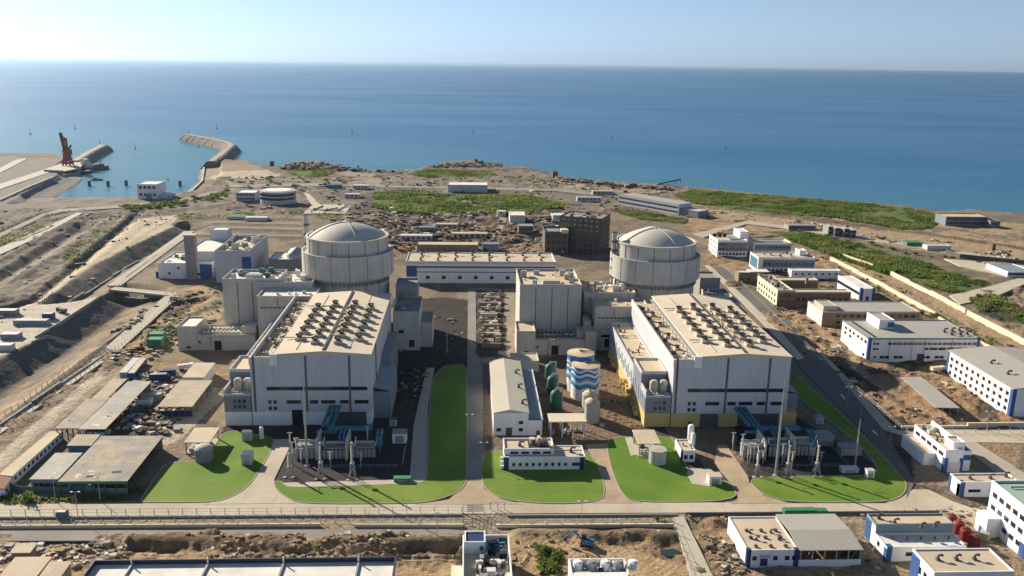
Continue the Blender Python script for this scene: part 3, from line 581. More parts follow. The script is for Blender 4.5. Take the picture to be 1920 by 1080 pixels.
# ------------------------------------------------------------------ reactor buildings
def reactor(label, X, Y, dz):
    th = thing('reactor_building', label, 'reactor building', (X, Y, 0)); th.scale = (1, 1, dz)
    MB().lathe([(24.6,-2),(24.6,33.0)], 0, 0, 72).obj('base_drum', CONC, th, None, True)
    MB().lathe([(24.6,33),(27.0,34.8),(27.6,35.3),(27.6,49.6),(26.9,49.7),(26.9,48.8),(24.5,48.8)], 0, 0, 72).obj('outer_ring', CONC, th, None, True)
    MB().lathe([(24.5,48.5),(24.5,57.3),(24.9,57.4),(24.9,58.3),(23.6,58.4),(23.4,57)], 0, 0, 72).obj('upper_drum', CONC, th, None, True)
    m = MB(); n = 14; prof = [(23.5*math.cos(a)**.92 if a < 1.55 else .2, 57.2+8.4*math.sin(a)) for a in [i/n*math.pi/2*.985 for i in range(n+1)]]
    prof = [(23.5*(1-t), 57.3+8.6*(1-(1-t)**2.0)) for t in [i/16 for i in range(17)]]; prof[-1] = (.3, prof[-1][1])
    m.lathe(prof, 0, 0, 72); m.obj('dome', DOME, th, None, True)
    m = MB(); m.cyl(0, 0, 65.6, 66.3, 2.6, 2.0, 20); m.cyl(0, 0, 66.3, 67.3, .5, .5, 8); m.obj('dome_cap', CONC, th)
    for a in (-68, 22, 112, 202):
        a = R_(a); m = MB(); c, s_ = math.cos(a), math.sin(a)
        for (r0, z0), (r1, z1) in zip(prof[:-1], prof[1:]): m.tube((r0*c, r0*s_, z0+.15), (r1*c, r1*s_, z1+.15), .42, 5)
        m.obj('dome_rib', CONC_L, th)
    for k in range(16):
        a = R_(k*22.5+9); c, s_ = math.cos(a), math.sin(a)
        m = MB(); m.tube((27.45*c, 27.45*s_, 35.4), (27.45*c, 27.45*s_, 49.3), .30, 4); m.obj('ring_joint', JOINTL, th)
        m = MB(); m.tube((24.4*c, 24.4*s_, 49), (24.4*c, 24.4*s_, 57.2), .33, 4); m.tube((24.45*c, 24.45*s_, 0), (24.45*c, 24.45*s_, 33), .34, 4); m.obj('drum_joint', JOINTL, th)
    m = MB()
    for k in range(30):
        a = R_(-170+k*5.4); c, s_ = math.cos(a), math.sin(a); m.box(25.3*c-.5, 25.3*c+.5, 25.3*s_-.5, 25.3*s_+.5, 31.6, 33.4)
    m.obj('corbels', JOINTL, th); return th
reactor('domed concrete reactor building behind the turbine hall at left', -73.2, 530, 1.0)
reactor('domed concrete reactor building behind the hall on the yellow base', 116.0, 530, .965)
def stack(label, X, Y, h):
    th = thing('vent_stack', label, 'chimney', (X, Y, 0)); MB().cyl(0, 0, 0, h, 1.7, 1.5, 16).obj('shaft', TANKC, th, None, True)
    m = MB()
    for k in range(6): m.cyl(0, 0, h*.45+k*h*.09, h*.45+k*h*.09+1.2, 1.85, 1.85, 16)
    m.obj('platform_rings', STEELD, th); m = MB(); m.cyl(0, 0, h, h+.6, 1.9, 1.9, 16); m.obj('cap', STEELD, th)
stack('slim grey vent stack left of the left reactor dome', AT(575, 440, 548)[0], 548, 67); stack('slim grey vent stack left of the right reactor dome', AT(1152, 450, 528)[0], 528, 61)
# ------------------------------------------------------------------ nuclear island annexes
def fuel(label, X0, X1, Y0, Y1, h, seed):
    th, w_, d_, h = bldg('fuel_building', label, 'fuel building', (X0, X1, Y0, Y1, h), CONC, WROOF if seed == 1 else TAN, 1.4)
    for x in [w_*k for k in (.26, .52, .78)]: band(th, x-.22, x+.22, 0, 0, h-.6, JOINT, 'wall_joint', .08)
    clutter(th, 2, w_-2, 3, d_-3, h, 16, (CONC_D, STEEL, GREENT) if seed == 1 else (CONC_L, STEEL), 'roof_unit', 4.0, seed)
    MB().box(w_*.38, w_*.66, 4, 9, h, h+2.6).obj('roof_house', STEEL if seed == 1 else CONC_L, th)
    return th
fuel('tall windowless concrete block with white roof left of the left reactor', -142.5, -110, 503.5, 528, 35.4, 1)
fuel('tall windowless concrete block with tan roof left of the right reactor', 30.2, 66.3, 494.5, 536, 34.9, 2)
def elec(label, X0, X1, Y0, rm, seed, h=26):
    th = thing('electrical_building', label, 'plant building', (X0, Y0, 0)); w_ = X1-X0; th['x0'] = 0.; th['x1'] = w_; th['y0'] = 0.
    block(th, 0, w_, 0, 20, -2, h, CONC, rm, 1.0)
    block(th, -4 if seed == 2 else -5, w_*.86, 20.02, 46, -2, h+3, CONC, rm, 1.2, None, 'rear_wall', 'rear_roof')
    if seed == 2:
        block(th, -6.4, -.1, -9, 3, -2, h*.52, CONC_L, CONC_L, .8, CONC_L, 'stair_wall', 'stair_roof'); MB().box(-5.6, -1.6, 3.1, 16, -2, h*.66).obj('stair_house', CONC_L, th)
        for q in range(2): MB().tube((-5.4+q*1.8, 44, h+3), (-4.6+q*1.8, 18, h*.7+1), .6, 8).obj('sloping_duct', STEEL, th)
    sband(th, 0, 0.2, 19.8, 0, h+.9, CONC_L, 'left_wall', .12)  # pale panel painting sunlight onto the left face
    m = MB()
    for k in range(12): m.box(2+k*(w_-3)/12, 2.8+k*(w_-3)/12, -.25, 0, h-6.4, h-5.6)
    m.box(1.2, w_-.5, -.12, 0, h-5.9, h-5.5); m.obj('bracket_row', JOINT, th)
    for x in (w_*.35, w_*.75): band(th, x-.2, x+.2, 0, h-5.4, h-.6, JOINT, 'wall_joint', .08)
    m = MB(); m.box(4, w_-2, -.1, 0, 8, 9.5); m.box(6, 14, -.1, 0, 2, 7); m.obj('opening', DARK, th)
    
    clutter(th, 0, w_*.8, 24, 44, h+3, 26, (CONC_L, STEEL, WROOF), 'roof_unit', 4.2, seed); clutter(th, w_*.3, w_-1, 3, 17, h, 8, (STEEL, WROOF), 'roof_unit', 2.0, seed+7)
elec('stepped concrete annex with pale roof squeezed between left turbine hall and reactor', -118, -86, 482.5, WROOF, 1, 31)
elec('stepped concrete annex with left wall painted pale as if sunlit between right hall and reactor', 73, 104, 482.5, TAN, 2, 25.5)
def lowb(label, X0, Y0, seed, rm):
    th = thing('auxiliary_building', label, 'plant building', (X0, Y0, 0)); th['x0'] = 0.; th['x1'] = 46.; th['y0'] = 0.
    block(th, 0, 10.6, 0, 20, -2, 13.4, CONC, rm, .9); block(th, 10.62, 43, .6, 20, -2, 8.4, CONC, rm, .7, CONC_L, 'wing_wall', 'wing_roof')
    block(th, 35, 43, 4, 14, 8.5, 12.5, CONC_L, rm, .5, None, 'penthouse', 'penthouse_roof')
    m = MB()
    for r_ in range(2):
        for k in range(9): m.cyl(13.2+k*2.4, 5.5+r_*7.5, 8.4, 9.9, .85, .85, 10)
    m.obj('cooling_fans', STEELD if seed == 2 else WROOF, th); m = MB(); m.box(12, 34, 3.6, 7.4, 8.4, 8.9); m.box(12, 34, 11, 14.9, 8.4, 8.9); m.obj('fan_deck', CONC_L, th)
    m = MB(); m.box(4.5, 7, -.1, 0, 1.2, 2.4); m.box(20, 24, .45, .6, 0, 5.5); m.box(11.5, 12.5, .45, .6, 4, 5.5); m.obj('opening', DARK, th)
    clutter(th, 12, 34, 8, 10.5, 8.4, 14, (STEEL, WROOF), 'roof_unit', 1.6, seed); band(th, 17.8, 18.2, .6, 0, 8, JOINT, 'wall_joint', .08)
lowb('low concrete building with rows of roof fans in front of the left fuel block', -163.4, 482.3, 1, WROOF)
lowb('low concrete building with rows of roof fans in front of the right fuel block', 27.6, 474, 2, TAN)
# dark annexes right of each reactor
def safe(label, X0, Y0):
    th = thing('safeguard_building', label, 'plant building', (X0, Y0, 0)); th['x0'] = 0.; th['x1'] = 16.; th['y0'] = 0.
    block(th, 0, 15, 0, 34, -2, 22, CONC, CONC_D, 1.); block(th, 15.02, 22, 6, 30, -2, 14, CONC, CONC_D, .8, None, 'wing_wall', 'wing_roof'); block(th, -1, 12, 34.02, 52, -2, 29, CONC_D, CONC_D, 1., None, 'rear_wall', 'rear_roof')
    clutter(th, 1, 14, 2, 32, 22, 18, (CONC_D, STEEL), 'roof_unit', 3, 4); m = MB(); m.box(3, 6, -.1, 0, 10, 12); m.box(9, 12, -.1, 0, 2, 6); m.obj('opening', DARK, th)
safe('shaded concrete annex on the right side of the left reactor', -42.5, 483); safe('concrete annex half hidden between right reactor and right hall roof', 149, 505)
# ------------------------------------------------------------------ pump hall, centre
def simple(name, label, cat, fr, wm, rm, par=.6, group=None, pm=None, base=-2.): return bldg(name, label, cat, fr, wm, rm, par, group, pm, base)
th, w_, d_, h = simple('pump_hall', 'long white hall with two blue bands and tan roof between the reactors', 'industrial hall', FR(762,1042,530,491,475), WHITE, TAN, .7)
band(th, 8, w_, 0, h*.72, h*.80, BLUE, 'blue_band'); band(th, 0, 7.9, 0, h*.3, h*.82, BLUE, 'blue_panel'); band(th, 8, w_, 0, h*.50, h*.54, BLUE, 'blue_band'); band(th, w_-6, w_-.1, 0, h*.55, h*.715, BLUE, 'blue_panel'); band(th, 0, w_, 0, h-1.4, h+.72, OFFW, 'eaves', .3)
wins(th, 'F', [(u, 4.2) for u in lin(10, w_-30, 6)], 2.6, 2.2, 'dark'); vents(th, [(x, y) for x in lin(4, w_-4, 8) for y in (6, d_-8)], h, 'goose', 1.2); MB().box(w_*.55, w_*.55+.5, .4, d_-.4, h, h+.4).obj('roof_joint', STEELD, th)
th, w_, d_, h = simple('construction_shed', 'pale flat-roofed construction shed behind the blue banded hall', 'shed', FR(782,897,473,459,d=14), BROWN, TAN, .3); m = MB(); [m.box(u-.5, u+.5, -.1, 0, 0, 2.6) for u in lin(2, w_-2, 10)]; m.obj('opening', DARK, th)
th, w_, d_, h = simple('construction_shed', 'small dark shed at right of the pale construction shed', 'shed', FR(905,935,470,458,d=10), SHEETD, BROOF, .3); MB().box(1, 3, -.1, 0, 0, 2.5).obj('door', DARK, th)
# ------------------------------------------------------------------ left white complex
fr = FR(298,397,522,495,d=40); th, w_, d_, h = bldg('switchgear_building', 'low white building with grey lift tower and bright white roofs', 'plant building', fr, WHITE, WROOF, .9)
block(th, w_*.42, w_*1.05, 14, 62, -2, h+6, SHEET, WROOF, .9, None, 'rear_wall', 'rear_roof')
MB().box(w_*.54, w_*.73, -3, 3, -2, h+22).obj('lift_tower', CONC_D, th); MB().box(w_*.52, w_*.75, -3.4, 3.4, h+22, h+22.8).obj('tower_cap', CONC, th)
block(th, w_*.55, w_*.9, 62.1, 76, -2, h+14, SHEET, WROOF, .6, None, 'stair_block', 'stair_roof'); MB().box(-2.5, 4, 1, 8, -2, h*.45).obj('side_annex', BLUE, th); MB().box(w_-9, w_-.05, -.15, 0, 0, h).obj('blue_panel', BLUE, th)
wins(th, 'F', [(8, 4), (22, 3), (30, 3.4), (15, 8)], 1.6, 1.4, 'dark'); clutter(th, 2, w_*.4, 3, 30, h, 10, (STEELD, STEEL, GREENT), 'roof_unit', 3, 2)
fr = FR(406,467,530,476,d=2); X0, Y0 = fr[0], fr[2]; hh = fr[4]; bk = AT(506,431,Y0+72)
th = thing('cable_building', 'tall pale blue-grey block with cluttered roof left of the left reactor', 'plant building', (X0, Y0, 0)); th['x0'] = 0.; th['x1'] = fr[1]-X0; th['y0'] = 0.; w_ = fr[1]-X0
block(th, 0, w_, 0, 62, -2, hh, SHEET, TAN, 2.6, SHEET); clutter(th, 2, w_-2, 6, 58, hh, 34, (STEEL, CONC_D, WROOF), 'roof_unit', 5.5, 12); MB().box(w_-5.5, w_+.08, -.15, 4, 0, hh-2).obj('blue_panel', BLUE, th)
th, w_, d_, h = simple('link_building', 'low grey shed with rounded roof edge just left of the left reactor', 'shed', FR(505,575,520,487,d=26), CONC_D, WROOF, .5); m = MB(); m.lathe([(8,0),(7.4,3),(5,6),(.2,8)], 0, 0, 20); m.obj('dome_hopper', STEEL, th, (w_-9, 10, h), True)
# ------------------------------------------------------------------ right hand office and workshop buildings
def R1():
    th, w_, d_, h = bldg('workshop_building', 'large white three-row-window workshop with blue corners and a white roof penthouse', 'workshop', FR(1625,1838,676,635,601), WHITE, GREYR, .4, None, SHEETD)
    trim(th, (.7, w_-.7), 0, h, BLUE, 1.6); z = h/13.
    for u in lin(11, w_-1.5, 9): wins(th, 'F', [(u-1.5, 10*z), (u+1.5, 10*z)], 2.2, 1.3, 'dark')
    for u in lin(33, w_-1.5, 6): wins(th, 'F', [(u-1.5, 7*z), (u+1.5, 7*z)], 2.2, 1.3, 'dark')
    for u in (10, 18, 34, 42, 50): wins(th, 'F', [(u-1.4, 2*z), (u+1.4, 2*z)], 2.2, 1.3, 'dark')
    wins(th, 'F', [(3.6, 10*z), (5.4, 10*z), (3.6, 6.8*z), (5.4, 6.8*z), (4.4, 2*z)], 1.1, 1.0, 'dark')
    wins(th, 'L', [(u, 10*z) for u in (4, 9, 14, 20, 25, 31)]+[(u, 7*z) for u in (24, 31)]+[(5, 2*z)], 2.6, 1.4, 'dark')
    MB().box(29, 33, -.25, 0, 0, 4).obj('door', BLUED, th)
    for x in (w_*.19, w_*.395, w_*.5, w_*.75): band(th, x-.12, x+.12, 0, 0, h-.5, JOINT, 'wall_joint', .06)
    block(th, w_*.22, w_*.36, d_*.52, d_*.98, h, h+5, WHITE, GREYR, .5, None, 'penthouse', 'penthouse_roof'); MB().box(w_*.30, w_*.358, d_*.52-.2, d_*.52, h+1, h+4).obj('penthouse_glazing', DUCT, th)
    vents(th, [(w_*.78, d_*.35), (w_*.86, d_*.38), (w_*.94, d_*.42), (w_*.8, d_*.2), (w_*.88, d_*.2), (w_*.95, d_*.22)], h); MB().box(4, 5, 3, d_-3, h, h+.5).obj('roof_gutter', DARK, th)
R1()
def R2():
    a, b_ = P(1892,780), P(1782,702); h = 13.6; X0, Y0, D = a[0], a[1], b_[1]-a[1]; W = 46
    th = thing('dormitory_building', 'long white block with four rows of square windows at right edge', 'office building', (X0, Y0, 0)); th['x0'] = 0.; th['x1'] = W; th['y0'] = 0.
    MB().box(0, W, 0, D, -2, h).obj('wall', WHITE, th); m = MB(); xm = W*.52
    for xa, za, xb, zb in ((-.5, h, xm, h+2.4), (xm, h+2.4, W+.5, h)):
        m.add([(xa,-.5,za),(xb,-.5,zb),(xb,D+.5,zb),(xa,D+.5,za),(xa,-.5,za+.4),(xb,-.5,zb+.4),(xb,D+.5,zb+.4),(xa,D+.5,za+.4)], [(0,3,2,1),(4,5,6,7),(0,1,5,4),(2,3,7,6),(3,0,4,7),(1,2,6,5)])
    m.add([(0,-.02,h-.01),(W,-.02,h-.01),(xm,-.02,h+2.3)], [(0,1,2)]); m.obj('roof', GREYR, th)
    us = lin(1.5, D-1.5, 11); wins(th, 'L', [(u, z) for z in (2.6, 6.4, 10.2) for u in us], 2.0, 1.7, 'dark'); wins(th, 'F', [(u, z) for z in (2.6, 6.4, 10.2) for u in lin(6, W-2, 8)], 2.2, 1.6, 'dark')
    for u in lin(0, D, 11)[:-1]: sband(th, 0, u+D/22-.12, u+D/22+.12, 0, h-.4, JOINT, 'wall_joint', .06)
    trim(th, (.9,), 0, h-.5, BLUE, 2.0); MB().box(-.15, 1.4, D-1.5, D+.1, -1, h-.2).obj('corner_trim', BLUE, th); vents(th, [(8, 18), (9, 34), (30, 20), (32, 38), (33, 8)], h+.8)
R2()
th, w_, d_, h = bldg('site_office', 'long brown block building with pale flat roof and white patched end wall', 'office building', FR(1540,1725,612,585,566), BROWN, GREYR, .5, None, CONC_L)
wins(th, 'F', [(u, h*.72) for u in lin(8, w_-2, 12)]+[(u, h*.28) for u in lin(8, w_-2, 10)], 2.6, 1.5, 'dark'); block(th, 1, 10, 2, d_*.7, h, h+3, CONC_L, GREYR, .4, None, 'penthouse', 'penthouse_roof'); sband(th, 0, 0, d_, 0, h+.2, OFFW, 'end_wall', .15)
wins(th, 'L', [(u, z) for u in lin(2, d_-1, 4) for z in (h*.3, h*.7)], 1.6, 1.5, 'dark')
fr = FR(1456,1597,574,546,519); th = thing('courtyard_building', 'unfinished brown U-shaped building with cream left wing and rubble roof', 'office building', (fr[0], fr[2], 0)); w_ = fr[1]-fr[0]; d_ = fr[3]-fr[2]; h = fr[4]; th['x0'] = 0.; th['x1'] = w_; th['y0'] = 0.
block(th, 0, 11, 0, d_, -2, h, BROWN, CONC_D, .9, WALLP); block(th, 11.02, w_, .5, 9, -2, h-1, BROWN, TAN, .5, CONC_L, 'front_wing', 'front_roof'); block(th, 11.02, w_*.8, d_-10, d_-.1, -2, h-.6, BROWN, TAN, .5, CONC_L, 'rear_wing', 'rear_roof'); sband(th, 0, 0, d_, 0, h+.3, WALLP, 'left_wall', .15)
th['y0'] = 0.; wins(th, 'F', [(3, h*.7), (6, h*.7), (8, h*.7), (3, h*.3), (7, h*.3)], 1.4, 1.4, 'dark'); th['y0'] = .5; wins(th, 'F', [(u, h*.45) for u in lin(13, w_-1, 9)], 2.2, 2.0, 'dark'); th['x0'] = -.15; wins(th, 'L', [(u, z) for u in lin(2, d_-2, 7) for z in (h*.25, h*.65)], 2.2, 1.8, 'dark')
clutter(th, 1.5, 10, 4, d_-4, h, 24, (BROWN, CONC_L, STEELD), 'roof_unit', 2.4, 8); MB().box(w_*.55, w_*.55+1.6, d_*.55, d_*.55+1.6, h-1, h+4).obj('chimney', BROWN, th)
fr = FR(1612,1641,566,542,517); th, w_, d_, h = bldg('workshop_building', 'white shed with blue corners and a long pale roof beside the courtyard building', 'workshop', fr, WHITE, WROOF, .3); trim(th, (.7, w_-.7), 0, h, BLUE, 2.); sband(th, 0, 1, d_, h*.45, h*.7, GLASS, 'glazing_band', .12); MB().box(w_*.4, w_*.6, -.12, 0, 0, 4).obj('door', BLUED, th); MB().box(-.15, 1.2, d_-1, d_+.1, 0, h).obj('corner_trim', BLUE, th)
fr = FR(1344,1402,482,452,441); th, w_, d_, h = bldg('office_building', 'white office block with grey glazing behind the right reactor', 'office building', fr, WHITE, TAN, .8)
wins(th, 'F', [(u, z) for u in lin(1, w_-1, 8) for z in (3, h*.52, h*.8)], 1.9, 1.8, 'dark'); wins(th, 'L', [(u, z) for u in lin(2, d_-1, 5) for z in (3, h*.52, h*.8)], 2, 1.6, 'dark'); block(th, w_*.86, w_*1.15, d_*.4, d_*1.1, 0, h+6, WHITE, WROOF, .4, None, 'stair_tower', 'tower_roof'); MB().box(w_*.45, w_*.8, 4, d_*.6, h, h+1.2).obj('roof_light', SHEETD, th); [MB().cyl(w_*.12+k*4.5, d_*.8, h, h+2.4, 1.7, n=12).obj('water_tank', DARK, th) for k in range(3)]
band(th, 0, w_, 0, h*.36, h*.92, SHEETD, 'glazing_band', .05)
fr = FR(1412,1484,480,456,449); th, w_, d_, h = bldg('office_building', 'white office block with glazed band, second in the row behind the right reactor', 'office building', fr, WHITE, TAN, .8); band(th, 1, w_, 0, h*.42, h*.9, SHEETD, 'glazing_band', .05); wins(th, 'F', [(u, z) for u in lin(1, w_-1, 9) for z in (h*.3, h*.68)], 2, 1.7, 'dark'); MB().box(w_*.3, w_*.8, 4, d_*.6, h, h+1).obj('roof_light', BROOF, th)
fr = FR(1420,1529,510,484,474); th, w_, d_, h = bldg('office_building', 'white office block with long dark glazed front above a low white wing', 'office building', fr, WHITE, TAN, .8); band(th, 4, w_, 0, h*.34, h*.9, SHEETD, 'glazing_band', .05); wins(th, 'F', [(u, z) for u in lin(4, w_-1, 12) for z in (h*.14, h*.6)], 2, 1.6, 'dark'); MB().box(-.2, 0, 2, d_-2, 2, h-1).obj('glazing', DUCT, th); block(th, w_*.8, w_*.92, d_*.5, d_*.95, h, h+4, WHITE, WROOF, .4, None, 'penthouse', 'penthouse_roof'); clutter(th, 8, w_*.7, 3, d_-3, h, 8, (STEELD,), 'roof_unit', 2, 3)
fr = FR(1483,1577,522,508,d=8); th, w_, d_, h = bldg('store_building', 'low white windowed wing in the shadow of the office block', 'shed', fr, WHITE, WROOF, .4); wins(th, 'F', [(u, h*.6) for u in lin(1, w_-1, 7)], 1.5, 1.3, 'dark')
fr = FR(1384,1420,530,512,d=10); th, w_, d_, h = bldg('gatehouse', 'small brown block hut with a white sheet canopy by the site road', 'hut', fr, BROWN, WALLP, .5); MB().box(w_*.6, w_*1.7, 1, d_, h+.5, h+.9).obj('canopy', WROOF, th); m = MB(); [m.cyl(w_*1.6, y, -1, h+.5, .2, n=6) for y in (2, d_-1)]; m.obj('post', STEEL, th); wins(th, 'F', [(3, 2.6), (8, 2.6)], 1.4, 1.4, 'dark')
def R9():
    a = P(1768, 886); X0, Y0 = a[0], a[1]; h = AT(1771, 848, Y0)[2]; W = AT(1828, 848, Y0)[0]-X0; D = P(1735, 800, h)[1]-Y0
    th = thing('control_building', 'white and blue three-storey control building with cluttered stepped roof by the asphalt road', 'office building', (X0, Y0, 0)); th['x0'] = 0.; th['x1'] = W; th['y0'] = 0.
    block(th, 0, W*.62, 0, D, -2, h, WHITE, TAN, 1.1); block(th, W*.625, W, 2, D*1.05, -2, h-1.5, WHITE, GREENT, 1.1, None, 'side_wall', 'side_roof'); block(th, -5, -.02, 7, D, -2, h*.55, WHITE, TAN, .4, None, 'left_wing', 'left_roof')
    wins(th, 'L', [(u, h*.8) for u in lin(1, D-1, 5)], 3.4, 1.3, 'dark'); trim(th, (.7, W*.58), 0, h-3, BLUE, 1.6); MB().box(1.5, W*.55, -.15, 0, 0, h*.5).obj('door', OFFW, th); band(th, W*.63, W, 2, h*.5, h*.75, BLUE, 'blue_band')
    block(th, W*.3, W*.7, 1.5, 8, h, h+3.2, WHITE, TAN, .5, None, 'penthouse', 'penthouse_roof'); clutter(th, 1, W*.6, 9, D-2, h, 20, (STEELD, CONC_L, WROOF), 'roof_unit', 2.4, 5); MB().box(W*.58, W*.64, 3, D, h, h+3).obj('screen_wall', WHITE, th); clutter(th, W*.66, W-1, 5, D-2, h-1.5, 12, (GREENP, STEELD), 'roof_unit', 1.8, 15)
R9()
fr = FR(1797,1911,931,906,889); th, w_, d_, h = bldg('store_building', 'low white store with a blue corner and tan roof next to the control building', 'shed', fr, WHITE, TAN, .5); trim(th, (1.,), 0, h, BLUE, 2.); wins(th, 'F', [(6, h*.42), (14.5, h*.42)], 4.6, 1.0, 'dark'); vents(th, [(w_*.25, d_*.5), (w_*.6, d_*.5), (w_*.9, d_*.7)], h, 'goose', .8); MB().box(-.2, 1, d_-1.2, d_+.1, 0, h).obj('corner_trim', BLUE, th)
def R11():
    a = P(1917, 1047); b_ = P(1857, 984); X0, Y0, Y1 = a[0], a[1], b_[1]; h = AT(1921, 962, Y0)[2]; W = 26; D = Y1-Y0
    th = thing('laboratory_building', 'tall white building with three rows of windows and green roof at bottom right edge', 'office building', (X0, Y0, 0)); th['x0'] = 0.; th['x1'] = W; th['y0'] = 0.
    block(th, 0, W, 0, D, -2, h, WHITE, mat('green_roof_felt', (.30,.42,.36), .15, .2), .8); wins(th, 'L', [(u, z) for z in (h*.22, h*.50, h*.78) for u in lin(1.5, D-1, 5)], 2.4, 1.6, 'dark'); wins(th, 'F', [(u, z) for z in (h*.22, h*.50, h*.78) for u in lin(2, W-2, 5)], 2.4, 1.6, 'dark')
    MB().box(-5, -.03, D*.62, D*.92, -1, h*.42).obj('porch', WHITE, th); MB().box(-5.2, -5, D*.66, D*.8, 0, 2.6).obj('door', BLUE, th); MB().box(-.15, 0, 0, 2.5, 0, h*.3).obj('corner_trim', BLUE, th); clutter(th, 3, W-2, 3, D-3, h, 8, (STEELD, WROOF), 'roof_unit', 2, 5)
R11()
def R12():
    a = P(1660, 1052); X0, Y0 = a[0], a[1]; h1 = AT(1661, 1027, Y0)[2]; W = AT(1812, 1026, Y0)[0]-X0; yb = P(1635, 986, 8.5)[1]; D1 = 9.; h2 = h1+3.2; D = P(1690, 965, h2)[1]-Y0
    th = thing('workshop_building', 'white two-level workshop with a tan upper roof and blue corners, red drums behind', 'workshop', (X0, Y0, 0)); th['x0'] = 0.; th['x1'] = W; th['y0'] = 0.
    block(th, 0, W, 0, D1, -2, h1, WHITE, WROOF, .3); block(th, 0, W, D1+.02, D, -2, h2, WHITE, TAN, .5, BROOF, 'rear_wall', 'rear_roof'); band(th, 0, W, D1, h1+.3, h2-.5, BROOF, 'clerestory'); trim(th, (.9,), 0, h1, BLUE, 1.9); wins(th, 'F', [(u, h1*.5) for u in (8, 14, 20)], 2.4, 1.2, 'dark')
    vents(th, [(7, D-6), (15, D-9), (20, D-8.5), (3, D-2.5)], h2, 'goose', .8); MB().box(-.15, 0, D-4, D, 0, h2-.5).obj('blue_panel', BLUE, th); wins(th, 'L', [(6, h1*.6), (13, h1*.6)], 1.5, 1.5, 'dark')
    m = MB(); [m.cyl(u, 5, h1, h1+1.2, .3, n=8) for u in lin(2, W-1, 5)]; m.obj('pipe_stub', RED, th)
R12()
def R13():
    h = 9.; a = P(1752, 1075, h); b_ = P(1712, 1031, h); c = P(1904, 1075, h); X0, Y0, W, D = a[0], a[1], c[0]-a[0], b_[1]-a[1]
    th = thing('workshop_building', 'white workshop with dusty tan roof and blue corner cut by the bottom edge at right', 'workshop', (X0, Y0, 0)); th['x0'] = 0.; th['x1'] = W; th['y0'] = 0.
    block(th, 0, W, 0, D, -2, h, WHITE, TAN, .4); vents(th, [(5, D*.55), (11, D*.55), (17, D*.55)], h, 'goose', .8); MB().box(-.15, 0, D-5, D, 0, h-.6).obj('blue_panel', BLUE, th); wins(th, 'L', [(D*.35, 5), (D*.6, 5)], 1.6, 2.2, 'dark')
R13()
def R14():
    a = P(1399, 1061); X0, Y0 = a[0], a[1]; h = AT(1402, 1033, Y0)[2]; W = AT(1497, 1032, Y0)[0]-X0; D = P(1410, 970, h)[1]-Y0
    th = thing('garage_building', 'white hall with pyramid vents on tan roof and open grey canopy bay', 'workshop', (X0, Y0, 0)); th['x0'] = 0.; th['x1'] = W; th['y0'] = 0.
    block(th, 0, W, 0, D, -2, h, WHITE, TAN, .35); trim(th, (.6, W-.6), 0, h, BLUED, 1.4); wins(th, 'F', [(2.6, h*.5), (9.6, h*.5), (13.6, h*.5), (16, h*.5)], 1.3, 1.3, 'dark'); MB().box(4.6, 7, -.15, 0, 0, h*.62).obj('door', BLUED, th); MB().box(4.2, 7.4, -1.6, 0, h*.66, h*.71).obj('door_hood', OFFW, th)
    vents(th, [(x, y) for y in (2.4, 8, 12.6) for x in lin(1, W-1, 3)], h, 'pyr', .55); vents(th, [(W*.25, 11.5), (W*.68, 11.5), (W*.3, 6.8), (W*.75, 6.8)], h, 'goose', .55)
    W2_ = AT(1618, 1031, Y0)[0]-X0; m = MB(); ym = D*.48; e = .5
    for ya, za, yb, zb in ((-e, h, ym, h+1.2), (ym, h+1.2, D+1.2, h+.2)): m.add([(W+.3,ya,za),(W2_,ya,za),(W2_,yb,zb),(W+.3,yb,zb),(W+.3,ya,za+.3),(W2_,ya,za+.3),(W2_,yb,zb+.3),(W+.3,yb,zb+.3)], [(0,3,2,1),(4,5,6,7),(0,1,5,4),(2,3,7,6),(3,0,4,7),(1,2,6,5)])
    m.obj('canopy_roof', GREYR, th)
    for k in range(6): MB().box(W+1+k*(W2_-W-1.6)/5-.2, W+1+k*(W2_-W-1.6)/5+.2, 0, .4, -1, h).obj('column', STEEL, th)
    MB().box(W+.4, W2_-.3, -.1, .15, -1, 2.0).obj('low_wall', WHITE, th); MB().box(W+.4, W2_-.3, D, D+.3, -1, h).obj('rear_wall', SHEETD, th); MB().box(W2_-.4, W2_-.1, .2, D, -1, h*.9).obj('side_wall', SHEETD, th)
    m = MB(); [m.tube((W+3+k*5.2, 1, 2), (W+7+k*5.2, 3, h-.4), .2, 5) for k in range(5)]; m.obj('brace', WOOD, th)
R14()
# red drums on the path
dm = MB(); dm.lathe([(.1,-1.),(2.0,-1.),(2.0,3.6),(1.5,4.2),(.1,4.5)], 0, 0, 20)
for i, (px, py, nm) in enumerate(((1782,985,'rearmost'),(1796,998,'second from the rear'),(1809,1011,'third from the rear'),(1826,1025,'nearest'))):
    p = P(px, py); t = thing('red_drum', 'round red drum, %s of four beside the two-level workshop' % nm, 'tank', (p[0], p[1], 0), 'red drums in a row')
    dm.obj('shell', RED, t, None, True); MB().cyl(0, 0, 4.4, 4.9, .5, .5, 10).obj('lid', RUST, t)
